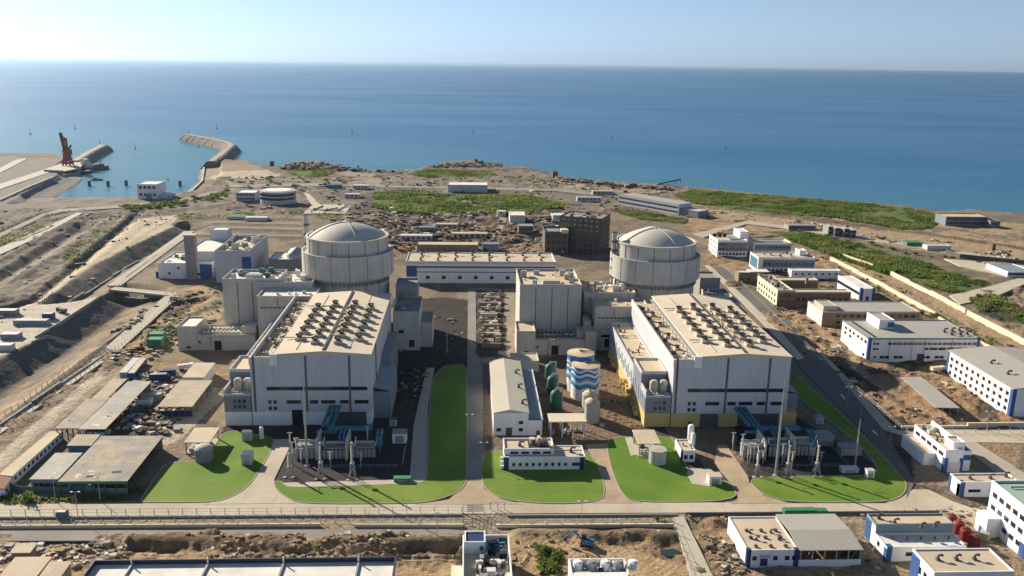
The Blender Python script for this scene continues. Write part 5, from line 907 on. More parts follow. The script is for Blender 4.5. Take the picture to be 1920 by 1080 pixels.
def container(label, px, py, w_, d_, h, m_, rz=0.):
    p = P(px, py); t = thing('container', label, 'container', (p[0], p[1], gz(p[0], p[1])), None, rz); MB().box(-w_/2, w_/2, -d_/2, d_/2, -.3, h).obj('body', m_, t); m = MB(); [m.box(-w_/2-.06, -w_/2, y-.12, y+.12, .1, h-.1) for y in lin(-d_/2, d_/2, 9)]; [m.box(x-.12, x+.12, -d_/2-.06, -d_/2, .1, h-.1) for x in lin(-w_/2, w_/2, 5)]; m.obj('ribs', m_, t); m = MB(); m.box(-w_/2+.2, w_/2-.2, -d_/2+.2, d_/2-.2, h, h+.12); m.obj('top', GREENP if m_ == GREENP else STEEL, t); return t
container('bright green container nearest in a pair on the dirt', 293, 650, 8, 6, 5, GREENP); container('bright green container behind the nearest green one', 296, 640, 8, 6, 5, GREENP); container('dark blue container in the works yard', 298, 712, 8.5, 3, 3.4, BLUED, .1); container('pale timber-coloured box stack in the works yard', 285, 748, 10, 4, 3, TAN); container('small white container near the tan ribbed roof', 272, 757, 7, 4, 3.2, WROOF)
container('green container by the road behind the grey canopy bay', 1498, 966, 12, 3, 2.6, GREENP); container('long green container right of the other green one by the road', 1527, 966, 9, 3, 2.4, GREENP)
container('cream skip by the tall white laboratory', 1849, 1003, 3, 9, 2.6, WALLP, -.7); container('white cabin on the pale upper yard at far left', 10, 655, 9, 5, 3, OFFW); container('dark blue cabin on the pale upper yard at far left', 92, 598, 6, 5, 4, BLUED); container('blue-grey cabin on the pale upper yard', 60, 608, 20, 5, 3, BROOF); container('grey-roofed cabin at the left edge of the pale upper yard', 15, 590, 12, 6, 3.4, SHEETD); container('white cabin with grey top lower on the pale yard', 22, 634, 10, 6, 3.2, SHEETD); container('teal container on the railed strip by the bottom road', 117, 969, 3.4, 2.4, 2.4, DUCT)
# ------------------------------------------------------------------ foreground buildings cut by the bottom edge
def BF1():
    h = 8.; a, b_ = P(178, 1058, h), P(742, 1058, h); t = thing('warehouse', 'wide white-roofed warehouse with parapet painted shadow-blue cut by the bottom edge', 'warehouse', (a[0], a[1]-26, 0)); w_ = b_[0]-a[0]; block(t, 0, w_, 0, 26, -2, h, WHITE, WROOF, 1.5, mat('shadow_blue_parapet', (.035,.05,.085), .15, .3, .6))  # dark blue of the parapet paints in a shadow along the edge
    for k in range(4): MB().box(w_*(k+.5)/4-.3, w_*(k+.5)/4+.3, .5, 25.5, h, h+.6).obj('roof_rib', STEEL, t)
    for k in range(4): MB().cyl(w_*(k+.5)/4, 24.8, h, h+2.6, .25, n=8).obj('vent_pipe', WHITE, t)
BF1()
def BF2():
    h = 9.; a, b_ = P(868, 1004, h), P(954, 1006, h); D = 34; t = thing('filter_building', 'white building full of dark roof pipework and ducts, bottom centre', 'plant building', (a[0], a[1]-D, 0)); w_ = b_[0]-a[0]; block(t, 0, w_, 0, D, -2, h-2.2, WHITE, TANP, 2.4)
    block(t, .6, w_*.48, D-7.5, D-.6, h-2.2, h+1.6, WHITE, BLUED, .4, None, 'penthouse', 'penthouse_roof'); MB().box(w_*.36, w_*.44, D-7.62, D-7.5, h-1, h+.4).obj('louvre', STEELD, t); clutter(t, w_*.28, w_-1, 2, D-9, h-2.2, 54, (STEELD, DARK, WROOF, STEEL), 'roof_unit', 2.6, 19); clutter(t, w_*.52, w_-1, D-9, D-1, h-2.2, 18, (STEELD, DARK, DUCT), 'roof_unit', 2.2, 23)
BF2()
def BF3():
    h = 6.5; a, b_ = P(1066, 1048, h), P(1172, 1052, h); D = 16; t = thing('filter_building', 'small white building with round white tanks behind its parapet, bottom centre', 'plant building', (a[0], a[1]-D, 0)); w_ = b_[0]-a[0]; block(t, 0, w_, 0, D, -2, h-1.4, WHITE, BROOF, 1.5); MB().box(.6, w_-.6, .6, D*.45, h-1.4, h+.6).obj('front_block', WHITE, t)
    for k in range(5): m = MB(); m.cyl(2.5+k*4.4, D-3.4, h-1.4, h+1, 1.5, n=16); m.cyl(2.5+k*4.4, D-3.4, h+1, h+1.3, 1.0, .9, n=16); m.obj('round_tank', (WHITE, STEEL)[k % 2], t)
    clutter(t, 1, w_-1, D*.5, D-1, h-1.4, 14, (STEELD, DARK, WROOF), 'roof_unit', 1.8, 29)
BF3()
shed('site_shed', 'tan flat roof shed at the bottom left corner', [(-10,1090),(60,1092),(100,1048),(30,1046)], 4.5, TAN, BROWN, holes=3); shed('site_shed', 'tan roof shed beside the bottom left corner shed', [(62,1092),(106,1092),(112,1056),(76,1056)], 4.2, TAN, BROWN, holes=2); shed('site_shed', 'cream roof shed behind the bottom left pair of sheds', [(18,1036),(56,1037),(66,1022),(34,1020)], 4, WALLP, BROWN)
t = hut_row('small cream cabin left of the pipe-covered roof, bottom centre', [(845,1085),(866,1086),(868,1064),(847,1062)], 3, WALLP, WALLP, 1)
# ------------------------------------------------------------------ fences, walls and gates
def fence(name, label, pts, h, step, mesh_m=STEEL, solid=None, world=False, cat='fence', th_=.16, rails=2):
    ln = pts if world else [P(a_, b_)[:2] for a_, b_ in pts]; t = thing(name, label, cat, (ln[0][0], ln[0][1], 0)); ox, oy = ln[0][0], ln[0][1]
    for (ax, ay), (bx, by) in zip(ln[:-1], ln[1:]):
        d = math.hypot(bx-ax, by-ay); ux, uy = (bx-ax)/d, (by-ay)/d; nx, ny = -uy*th_/2, ux*th_/2
        if solid is not None:
            n = max(1, int(d/25)); 
            for k in range(n):
                f0, f1 = k/n, (k+1)/n; x0, y0, x1, y1 = ax+(bx-ax)*f0-ox, ay+(by-ay)*f0-oy, ax+(bx-ax)*f1-ox, ay+(by-ay)*f1-oy; z = gz((x0+x1)/2+ox, (y0+y1)/2+oy)
                m = MB(); m.prism([(x0+nx,y0+ny),(x1+nx,y1+ny),(x1-nx,y1-ny),(x0-nx,y0-ny)], z-1.5, z+h); m.obj('wall_panel', solid, t)
            continue
        n = min(int(d/step)+1, 80)
        for k in range(n):
            x, y = ax+(bx-ax)*k/max(n-1, 1), ay+(by-ay)*k/max(n-1, 1); o = link('post', cached(('post', h), lambda: MB().box(-.11, .11, -.11, .11, -1, h).mesh('post', STEEL)), t, (x-ox, y-oy, gz(x, y)))
        m = MB()
        for q in range(rails): zz = h*(q+1)/rails-.1; m.tube((ax-ox, ay-oy, zz), (bx-ox, by-oy, zz), .05, 4)
        m.obj('rail', mesh_m, t)
    return t
fence('concrete_wall', 'low pale plinth wall along the back of the railed strip, left of the gate', [(-60,972),(866,966)], .7, 9, solid=CONC_D, cat='wall', th_=.7); fence('fence', 'wire fence on the back plinth of the railed strip, left of the gate', [(-60,968),(866,962)], 2.6, 5)
fence('fence', 'front wire fence of the railed strip, left of the gate', [(-60,984),(870,979)], 2.6, 5, rails=3); fence('concrete_wall', 'cream kerb wall along the grey tarmac service road', [(-60,990),(600,986)], 1.1, 9, solid=WALLP, cat='wall', th_=.8); fence('concrete_wall', 'cream kerb wall ending near the gate', [(664,987),(868,987)], 1.1, 9, solid=WALLP, cat='wall', th_=.8)
fence('concrete_wall', 'low pale plinth wall along the back of the strip, right of the gate', [(950,968),(1270,966)], .7, 9, solid=CONC_D, cat='wall', th_=.7); fence('fence', 'wire fence on the strip right of the gate', [(935,985),(1264,982)], 2.6, 5, rails=3); fence('concrete_wall', 'cream kerb wall right of the gate', [(930,988),(1262,987)], 1.2, 9, solid=WALLP, cat='wall', th_=.9)
fence('concrete_wall', 'dark low wall beside the dusty road from the ramp to the far right', [(1285,965),(1760,962)], 1., 9, solid=STEELD, cat='wall', th_=.6); fence('fence', 'green edged railing on the left of the concrete ramp', [(1262,990),(1302,1085)], 2.2, 5, mesh_m=GREENP); fence('fence', 'green mesh fence in front of the patched roof shed', [(18,915),(40,921),(240,925)], 2.2, 4, mesh_m=GREENP, solid=mat('green_mesh', (.16,.24,.18), .2, .5), th_=.1)
for nm, pp, l_ in (('left', [(868,962),(886,962),(886,985),(868,985)], 'left'), ('right', [(908,985),(908,966),(920,956),(946,956)], 'right')): fence('gate', 'dark steel gate frame on the %s of the entrance' % l_, pp, 3.2, 2.5, mesh_m=STEELD, cat='gate', rails=4)
fence('boundary_wall', 'long cream boundary wall crossing the orange dirt at far right', [(1670,516),(1745,553),(1810,588)], 3.4, 9, solid=WALLP, cat='wall', th_=.9); fence('boundary_wall', 'cream boundary wall, lower stretch running off the right edge', [(1813,590),(1875,622),(1990,682)], 3.4, 9, solid=WALLP, cat='wall', th_=.9); fence('boundary_wall', 'short cream boundary wall stretch behind the offices', [(1577,481),(1637,502)], 3.2, 9, solid=WALLP, cat='wall', th_=.9); fence('boundary_wall', 'inner cream wall right of the office row', [(1557,487),(1640,528),(1754,592)], 2.4, 9, solid=WALLP, cat='wall', th_=1.2); fence('boundary_wall', 'inner cream wall stretch behind the big workshop', [(1760,596),(1850,650),(1930,700)], 1.6, 9, solid=WALLP, cat='wall', th_=1.0)
fence('boundary_wall', 'cream wall by the pale paved lot at right edge', [(1774,474),(1800,484),(1920,496)], 3, 9, solid=STEELD, cat='wall', th_=1.)
fence('fence', 'wire fence along the cross road near the control building', [(1700,812),(1935,812)], 2.6, 5); fence('concrete_wall', 'pale kerb wall behind the cross road', [(1690,802),(1935,800)], 1.2, 9, solid=WALLP, cat='wall', th_=1.); fence('fence', 'wire fence between asphalt road and dirt', [(1356,500),(1500,640),(1690,806)], 2.4, 6)
# zigzag perimeter strip on the left with two railings
ZP = [(-90,862),(0,800),(205,660),(322,556)]; ZQ = [(330,553),(212,541)]; ZR = [(214,536),(355,434)]
def strip(name, pts, wd, m_, z, label):
    ln = [Vector(P(a_, b_)[:2]) for a_, b_ in pts]; mb = MB()
    for a_, b_ in zip(ln[:-1], ln[1:]):
        d = (b_-a_).normalized(); n_ = Vector((-d.y, d.x))*wd/2; a2, b2 = a_-d*.5, b_+d*.5; mb.prism([(a2+n_)[:], (b2+n_)[:], (b2-n_)[:], (a2-n_)[:]], -.8, z)
    struct(mb.obj(name, m_)); return ln
for k, (pp, l_) in enumerate(((ZP, 'lower'), (ZQ, 'middle'), (ZR, 'upper'))):
    ln = strip('perimeter_track', pp, 9.5 if k != 1 else 8, CONC_L, .35+.03*k, l_); w2 = 3.6 if k != 1 else 3
    for s_ in (-1, 1):
        q = []; 
        for i, a_ in enumerate(ln): d = (ln[min(i+1, len(ln)-1)]-ln[max(i-1, 0)]).normalized(); q.append(tuple(a_+Vector((-d.y, d.x))*w2*s_))
        fence('fence', 'wire fence on the %s side of the %s stretch of the zigzag perimeter track' % ('far' if s_ > 0 else 'near', l_), q, 2.6, 5, world=True); 
    q = [tuple(a_) for a_ in ln]; fence('concrete_wall', 'dark gutter kerb down the middle of the %s zigzag track' % l_, q, .75, 9, solid=CONC_D, world=True, cat='kerb', th_=1.2)
fence('boundary_wall', 'pale embankment wall above the dark channel slope', [(190,556),(120,602),(66,634)], 1.2, 9, solid=CONC_D, cat='wall', th_=.6); fence('boundary_wall', 'long concrete channel wall below the sandy haul road', [(126,552),(210,504),(338,432)], 1.6, 9, solid=CONC_D, cat='wall', th_=1.)
# half-built foundation rows beside the central road
for i in range(9):
    a, b_ = P(896+i*.4, 560+i*11.5), P(940, 560+i*11.5); t = thing('foundation_frame', 'half-built concrete foundation frame, row %s from the back of the dark trench' % ('one','two','three','four','five','six','seven','eight','nine')[i], 'foundation', (a[0], a[1], 0), 'foundation frames in the trench'); w_ = b_[0]-a[0]
    r = random.Random(i); x0_, x1_ = r.uniform(0, w_*.3), r.uniform(w_*.6, w_); MB().box(x0_, x1_, 0, r.uniform(1, 3), -.5, r.uniform(1.2, 3.2)).obj('beam', (CONC, CONC_D, BROWN)[i % 3], t); clutter(t, 0, w_, 2, 9, 0, 18, (CONC_D, CONC_D, STEELD, BROWN, BROWN, CONC), 'formwork', 3.6, 60+i)
    for k in range(3): xa = r.uniform(0, w_-1); MB().box(xa, xa+r.uniform(.5, 1.2), 3.05, r.uniform(5, 10), -.5, r.uniform(.8, 2.4)).obj('cross_wall', CONC_D, t)
# ------------------------------------------------------------------ far buildings
def far(name, label, cat, fr, wm, rm, par=.6, nw=0, rows=1, wk='dark', ww=2.4, wh=1.6):
    th, w_, d_, h = bldg(name, label, cat, fr, wm, rm, par, base=-3); 
    if nw: wins(th, 'F', [(u, h*(r_+.6)/rows) for r_ in range(rows) for u in lin(1, w_-1, nw)], ww, wh, wk)
    return th, w_, d_, h
p = P(515, 385); r_ = (P(549, 384)[0]-P(481, 384)[0])/2; h = AT(515, 361, p[1])[2]; t = thing('round_building', 'round grey building with white flat roof among the far plots', 'office building', (p[0], p[1]+r_, 0)); MB().cyl(0, 0, -2, h, r_, n=40).obj('wall', SHEET, t, None, True); MB().cyl(0, 0, h, h+.6, r_*.8, n=40).obj('roof', WROOF, t); MB().cyl(0, 0, h*.35, h*.55, r_+.1, n=40).obj('window_band', GLASS, t, None, True); MB().cyl(0, 0, h*.65, h*.85, r_+.1, n=40).obj('window_band', GLASS, t, None, True)
far('office_building', 'small grey block with white roof left of the round building', 'office building', FR(443,478,377,362,d=26), SHEET, WROOF, .6, 6, 2); far('warehouse', 'white warehouse with grey-blue front beyond the central scrub field', 'warehouse', FR(840,914,360,347,d=30), SHEET, WROOF, .5, 0)
th, w_, d_, h = far('harbour_building', 'white block with square windows at the edge of the harbour basin', 'office building', FR(259,294,373,346,d=30), WHITE, WROOF, .6, 4, 2, 'dark', 3.2, 3.0); MB().box(w_*.4, w_*.7, -.15, 0, 0, h*.35).obj('door', SHEETD, th); MB().box(w_+.05, w_+14, 2, 20, -2, h*.3).obj('side_annex', SHEET, th); sband(th, 0, 0, d_, 0, h+.5, WHITE, 'side_wall')
BLOCKM = mat('raw_shade_toned_concrete', (.125,.105,.095), .3, .2, .95, streak=.25, joints=[(2, 5.2, .5, .3)])  # base colour darkened to paint in the shade on the block faces
fr = FR(1064,1125,474,408,d=30); th = thing('concrete_block', 'bare unfinished grey-brown seven-storey concrete block with rows of holes', 'apartment block', (P(1125,476)[0], P(1125,476)[1], 0), None, R_(-24)); h = AT(1125,412,P(1125,476)[1])[2]; th['x0'] = -44.; th['x1'] = 0.; th['y0'] = 0.
block(th, -38, 0, 0, 30, -2, h, BLOCKM, CONC_D, .8, BLOCKM); wm_ = win_mesh(2.6, 2.2, 'dark'); th['x0'] = -38.
wins(th, 'F', grid(lin(-37, -1, 7), [h*(k+.55)/7 for k in range(7)]), 2.6, 2.2, 'dark'); wins(th, 'R', grid(lin(2, 28, 5), [h*(k+.55)/7 for k in range(7)]), 2.6, 2.2, 'dark'); clutter(th, -36, -2, 3, 27, h, 22, (BROWN, CONC_D, WOOD), 'roof_unit', 3, 77)
th, w_, d_, h = far('concrete_block', 'lower unfinished block with stepped open top beside the seven-storey block', 'apartment block', FR(1021,1066,474,437,d=26), BLOCKM, BROOF, 1.5, 4, 3, 'dark', 2.4, 2.2); MB().box(w_*.68, w_, -.1, 8, h, h+3).obj('stair_head', WALLP, th)
far('site_shed', 'white shed left of the unfinished blocks', 'shed', FR(956,985,418,404,d=26), OFFW, WROOF, .3); far('site_shed', 'brown windowed shed just in front of the white shed, far centre', 'shed', FR(972,1000,438,424,d=14), BROWN, CONC_D, .3, 4); far('site_shed', 'low shed with pale roof in front of the seven-storey block side', 'shed', FR(1036,1060,412,404,d=16), OFFW, WROOF, .3)
a, b_ = P(1158, 382), P(1272, 403); ang_ = math.atan2(b_[1]-a[1], b_[0]-a[0]); Ln = math.hypot(b_[0]-a[0], b_[1]-a[1]); h = 11.5; th = thing('warehouse', 'long grey block with window rows seen at a slant near the coast', 'warehouse', (a[0], a[1], 0), None, ang_); th['x0'] = 0.; th['x1'] = Ln; th['y0'] = 0.; block(th, 0, Ln, 0, 22, -2, h, SHEET, GREYR, .5); wins(th, 'F', [(u, z) for u in lin(1, Ln-1, 26) for z in (3, 8)], 2.6, 1.8, 'dark'); block(th, Ln+.1, Ln+26, 2, 20, -2, h*.6, SHEETD, SHEET, .4, None, 'end_annex', 'end_roof')
for q, l_ in ((FR(1552,1562,442,425,d=14), 'first'), (FR(1564,1576,444,428,d=16), 'second'), (FR(1582,1592,446,429,d=14), 'third'), (FR(1594,1606,447,432,d=16), 'last')): far('unfinished_building', 'grey unfinished concrete building, %s of the cluster by the coast track' % l_, 'unfinished building', q, CONC_D, CONC, .3, 2, 2, 'dark', 2.2, 2.2)
far('site_shed', 'long grey ruin-like store left of the concrete frames', 'shed', FR(1478,1530,432,423,d=14), CONC_D, CONC_D, .3, 9); far('beach_house', 'dark two-storey row building on the sand near the sea at far right', 'house', FR(1772,1852,423,407,d=22), SHEETD, TAN, .6, 12, 2, 'dark', 2.4, 1.8); far('beach_house', 'short dark end block of the row building by the sea', 'house', FR(1856,1876,427,415,d=16), SHEETD, STEELD, .4, 2); far('warehouse', 'white ribbed shed on the paved lot at the right edge', 'warehouse', FR(1888,1940,520,510,d=30), WHITE, BROOF, .4, 8, 1); far('site_shed', 'small green roofed shed by the coast track', 'shed', FR(1700,1732,462,455,d=9), GREENP, GREENP, .2); far('site_shed', 'small tan shed right of the green roofed shed', 'shed', FR(1738,1784,470,461,d=9), OFFW, TAN, .2); far('hut', 'tiny dark red tower hut by the far right wall', 'hut', FR(1860,1868,469,458,d=5), RUST, RUST, .2)
far('site_shed', 'teal roofed shed on the far coast road', 'shed', FR(612,640,352,347,d=8), DUCT, DUCT, .2); far('site_shed', 'green roofed long hut behind the left white complex', 'shed', FR(425,455,411,406,d=10), OFFW, GREENP, .2); far('site_shed', 'white long hut beside the green roofed hut', 'shed', FR(458,500,414,408,d=9), OFFW, WROOF, .2); far('hut', 'small red hut on the rocky coast', 'hut', FR(1036,1046,333,322,d=9), RUST, RUST, .3); far('hut', 'tiny red hut on the headland', 'hut', FR(890,896,304,299,d=8), RUST, RED, .3); far('hut', 'tiny red hut at the shore above the left scrub patch', 'hut', FR(506,512,309,303,d=8), RED, RED, .3)
for k, (px, py, w_, c, l_) in enumerate(((780,452,30,OFFW,'long pale site shed among the rubble, left'),(838,430,22,TAN,'tan shed among the dark rubble, centre'),(800,436,16,BROOF,'small blue-grey shed among the dark rubble'),(880,448,34,TAN,'long tan shed above the construction shed'),(700,442,20,OFFW,'pale hut right of the left dome'),(940,405,9,OFFW,'pale hut on the bend of the grey path'),(660,372,18,OFFW,'white hut left of the scrub field'),(676,355,20,WROOF,'white frame hut by the far coast road'),(1105,378,30,SHEET,'grey hut at the right end of the central scrub'),(1130,366,26,CONC_L,'pale hut by the far road bend'))):
    p = P(px, py); far('site_shed', l_, 'shed', (p[0]-w_/2, p[0]+w_/2, p[1], p[1]+9, 5), c, c, .2, int(w_/5))
# inclined conveyor at the beach
a, b_ = P(1232, 346), P(1276, 343); zt = AT(1276, 336, b_[1])[2]; t = thing('conveyor', 'inclined dark lattice conveyor rising toward the sea', 'conveyor', (a[0], a[1], 0)); d = b_-a; m = MB(); [m.tube((0, s_, 0), (d[0], d[1]+s_, zt), .5, 4) for s_ in (-2, 2)]; [m.tube((d[0]*k/12, d[1]*k/12-2, zt*k/12), (d[0]*(k+1)/12, d[1]*(k+1)/12+2, zt*(k+1)/12), .35, 4) for k in range(12)]; m.obj('boom', STEELD, t); m = MB(); m.tube((d[0], d[1], -1), (d[0], d[1], zt), .6, 5); m.tube((d[0]-10, d[1], -1), (d[0], d[1], zt), .4, 5); m.obj('leg', STEELD, t)
# ------------------------------------------------------------------ harbour
def rock_wall(name, label, pts, w0, w1, ztop):
    ln = [Vector(P(a_, b_, ztop)[:2]) for a_, b_ in pts]; mb = MB(); res = []
    for a_, b_ in zip(ln[:-1], ln[1:]):
        n = max(2, int((b_-a_).length/6)); res += [a_+(b_-a_)*i/n for i in range(n)]
    res.append(ln[-1]); vs = []; r = random.Random(3)
    for i, c in enumerate(res):
        d = (res[min(i+1, len(res)-1)]-res[max(i-1, 0)]).normalized(); n_ = Vector((-d.y, d.x)); j = lambda: r.uniform(-.9, .9)
        for off_, z in ((-w1, SEA_Z-2), (-(w0+w1)/2, (SEA_Z+ztop)/2), (-w0, ztop), (w0, ztop), ((w0+w1)/2, (SEA_Z+ztop)/2), (w1, SEA_Z-2)): q = c+n_*(off_+j()); vs.append((q.x, q.y, z+j()*.8))
    k = 6; fs = [(i*k+j, i*k+j+1, (i+1)*k+j+1, (i+1)*k+j) for i in range(len(res)-1) for j in range(k-1)]; fs += [(0,1,2,3,4,5)[::-1], tuple((len(res)-1)*k+j for j in range(6))]
    mb.add(vs, fs); t = thing(name, label, 'breakwater', (0, 0, 0)); mb.obj('rock_mound', ROCK, t); m = MB()
    for a_, b_ in zip(ln[:-1], ln[1:]):
        d = (b_-a_).normalized(); n_ = Vector((-d.y, d.x))*w0*.62; m.prism([(a_+n_)[:], (b_+n_)[:], (b_-n_)[:], (a_-n_)[:]], ztop-1, ztop+.9)
    m.obj('crest_road', mat('crest_stone', (.29,.255,.21), .2, .2), t); return t
rock_wall('breakwater', 'long Z-shaped stone breakwater reaching out from the harbour mouth', [(396,303),(414,290),(434,272),(428,268),(400,261),(372,256),(350,253)], 8, 19, 3.); rock_wall('breakwater', 'short straight stone jetty behind the red crane', [(140,302),(168,285),(194,272)], 8, 18, 2.)
for px, py, l_ in ((354,251,'at the tip of the Z-shaped breakwater'), (187,270,'at the tip of the short jetty')):
    p = P(px, py, 3); t = thing('beacon', 'small beacon post '+l_, 'beacon', (p[0], p[1], 2.5)); MB().cyl(0, 0, 0, 6, 1.2, .8, 8).obj('tower', WHITE, t); MB().cyl(0, 0, 6, 8, .8, .6, 8).obj('lantern', RED, t)
def crane():
    p = P(128, 311); k = AT(128, 262, p[1])[2]/40.; t = thing('harbour_crane', 'tall red harbour crane with raised jib on the quay', 'crane', (p[0], p[1], 0)); t.scale = (k, k, k); m = MB()
    for sx_ in (-1, 1):
        for sy in (-1, 1): m.tube((6*sx_, 6*sy, -2), (3.4*sx_, 3.4*sy, 15), 1.2, 6)
        m.tube((6*sx_, -6, 4), (6*sx_, 6, 4), .8, 5); m.tube((-6, 6*sx_, 4), (6, 6*sx_, 4), .8, 5)
    m.box(-4.4, 4.4, -4.4, 4.4, 9, 17); m.obj('portal', RED, t); MB().box(-5, 5, -4, 7, 17.1, 25).obj('machine_house', RED, t); MB().box(-5.4, -2.4, -5.5, -4.1, 19, 22).obj('cab', OFFW, t)
    m = MB(); [m.tube((s_*2.2-1, 0, 25), (-2+s_*1.6, 3, 42), 1.5, 5) for s_ in (-1, 1)]; [m.tube((-3.2-.4*q/5, .6*q, 25+3.4*q), (1.2-1.6*q/5, .6*q, 25+3.4*q), .8, 4) for q in range(6)]; m.obj('tower_frame', RED, t)
    m = MB(); [m.tube((s_*1.8-1, -3, 24), (-5+s_*1.2, -4, 51), 1.4, 5) for s_ in (-1, 1)]; [m.tube((-2.8-3.4*q/6, -3-.17*q, 24+4.4*q), (.8-4.6*q/6, -3-.17*q, 24+4.4*q), .8, 4) for q in range(7)]; m.tube((-5,-4,51), (-2,3,42), .35, 4); m.obj('jib', RED, t); m = MB(); m.tube((2,3,25), (4,8,31), 1.5, 6); m.obj('counterweight', RUST, t)
crane()
def ship(label, px, py, L_, wd, rz, m_hull, house=True, name='ship', cat='ship'):
    p = P(px, py, SEA_Z); t = thing(name, label, cat, (p[0], p[1], SEA_Z), None, rz); pl = [(-L_/2,-wd/2),(L_*.3,-wd/2),(L_*.42,-wd*.3),(L_/2,0),(L_*.42,wd*.3),(L_*.3,wd/2),(-L_/2,wd/2)]; MB().prism(pl, -1.5, wd*.28, 0, 0).obj('hull', m_hull, t); m = MB(); m.prism([(x*.93, y*.86) for x, y in pl], wd*.28, wd*.31); m.obj('deck', BROWN, t)
    if house:
        m = MB(); m.box(-L_*.46, -L_*.25, -wd*.36, wd*.36, wd*.31, wd*.75); m.box(-L_*.43, -L_*.29, -wd*.28, wd*.28, wd*.75, wd*1.05); m.obj('wheelhouse', OFFW, t); MB().tube((L_*.1,0,wd*.3), (L_*.34,0,wd*1.2), wd*.05, 6).obj('boom', STEELD, t); MB().tube((-L_*.2,0,wd*.3), (-L_*.2,0,wd*1.3), wd*.04, 6).obj('mast', STEELD, t); MB().box(-L_*.15, L_*.25, -wd*.3, wd*.3, wd*.31, wd*.5).obj('hold_cover', RUST, t)
    else: MB().box(-L_*.3, -L_*.05, -wd*.3, wd*.3, wd*.31, wd*.7).obj('cabin', SHEETD, t)
ship('brown and dark work ship moored behind the red crane', 180, 318, 46, 17, 1.0, STEELD); ship('small dark boat near the quay corner', 182, 338, 16, 5, .1, DARK, False, 'boat', 'boat'); ship('low dark barge moored tight against the quay', 152, 326, 36, 13, 1.05, DARK, False, 'barge', 'barge')
for i, (px, py, l_) in enumerate(((168,347,'nearest the quay'),(203,347,'second from the quay'),(237,346,'left of the harbour block'),(304,347,'right of the harbour block'),(338,347,'nearest the harbour mouth'))):
    p = P(px, py+2, SEA_Z); t = thing('mooring_dolphin', 'dark mooring pile in the basin, '+l_, 'mooring pile', (p[0], p[1], SEA_Z), 'mooring piles in the harbour basin'); MB().cyl(0, 0, -2, 7, 2.2, 2.0, 12).obj('pile', STEELD, t); MB().cyl(0, 0, 7, 7.7, 2.4, 2.4, 12).obj('cap', CONC_D, t)
for i, (px, py, l_) in enumerate(((57,249,'farthest left, beyond the quay'),(141,238,'beyond the red crane'),(254,276,'in the middle of the harbour'),(373,272,'just inside the breakwater elbow'),(406,238,'beyond the tip of the breakwater'),(660,247,'off the coast, left of centre'),(887,246,'off the coast near the middle'),(1148,257,'off the coast right of the middle'),(1361,274,'farthest right, off the beach'),(315,334,'small one in the basin entrance'))):
    p = P(px, py+3, SEA_Z); t = thing('buoy', 'dark sea buoy with a thin mast, '+l_, 'buoy', (p[0], p[1], SEA_Z), 'buoys on the sea'); k = p[1]/1400.; MB().cyl(0, 0, -1, 1.4*k, 1.5*k, 1.1*k, 10).obj('float', STEELD, t); MB().tube((0,0,2*k), (0,0,(8 if i != 9 else 4)*k), .4*k, 5, 0, .2*k).obj('mast', STEELD, t)
fence('quay_wall', 'low concrete parapet along the left quay edge', [(0,377),(60,350),(112,328)], 2., 9, solid=CONC, cat='wall', th_=2.); fence('quay_wall', 'concrete wall along the inner edge of the harbour mouth', [(345,361),(378,332),(382,306)], 2.4, 9, solid=CONC_L, cat='wall', th_=3.); fence('quay_wall', 'dark block wall on the quay below the crane', [(84,322),(118,324),(148,316)], 3.4, 9, solid=CONC_D, cat='wall', th_=3.)
sheet('quay_apron', [(84,320),(112,308),(160,302),(150,316),(120,322)], CONC_L, .7)
# ------------------------------------------------------------------ vehicles
def car(label, px, py, rz, m_, cat='car', L_=4.4):
    p = P(px, py); t = thing('parked_car', label, cat, (p[0], p[1], max(gz(p[0], p[1]), .1)+.1), 'cars on the far car park' if cat == 'car' and py < 410 else None, rz); m = MB(); m.prism([(-L_/2,.4),(-L_/2,.95),(-L_*.2,1.0),(-L_*.12,1.5),(L_*.25,1.5),(L_*.38,1.0),(L_/2,.9),(L_/2,.4)], -.9, .9)
    m.v = [(x, z, y) for x, y, z in m.v]; m.obj('body', m_, t); MB().box(-L_*.14, L_*.3, -.92, .92, 1.05, 1.4).obj('glass', GLASS, t)
    m = MB()
    for x in (-L_*.3, L_*.3): MB().tube((x,-.95,.36), (x,.95,.36), .36, 10).obj('wheels', DARK, t)
k = 0
for r_, (xa, ya, xb, yb, n) in enumerate(((585,396,604,388,8), (608,397,632,391,7), (634,396,650,386,6))):
    for i in range(n):
        f = (i+.5)/n; car('small %s car, number %s along row %s of the far car park' % (('white','dark','silver')[(i+r_) % 3], ('one','two','three','four','five','six','seven','eight')[i], ('A','B','C')[r_]), xa+(xb-xa)*f, ya+(yb-ya)*f, .9, (WHITE, STEELD, STEEL)[(i+r_) % 3])
def truck(label, px, py, rz, mc, mb_, L_=8.):
    p = P(px, py); t = thing('truck', label, 'truck', (p[0], p[1], gz(p[0], p[1])+.15), None, rz); MB().box(L_*.3, L_/2, -1.2, 1.2, .6, 2.9).obj('cab', mc, t); MB().box(L_*.5, L_*.5+.05, -1, 1, 1.7, 2.6).obj('windscreen', GLASS, t); m = MB(); m.box(-L_/2, L_*.27, -1.25, 1.25, .9, 2.6); m.box(-L_/2-.1, L_*.27, -1.32, 1.32, 2.6, 2.8); m.obj('load_body', mb_, t)
    for x in (-L_*.35, -L_*.2, L_*.38): MB().tube((x,-1.25,.5), (x,1.25,.5), .5, 10).obj('wheels', DARK, t)
truck('dark truck alone on the pale haul road at left', 151, 494, .5, BLUED, STEELD); truck('dark truck on the pale upper yard near the edge', 116, 586, 2.6, DARK, STEELD); truck('white truck in the works yard by the tan ribbed roof', 348, 692, .4, WHITE, OFFW); truck('blue truck by the containers in the works yard', 315, 704, .2, BLUE, BLUED)
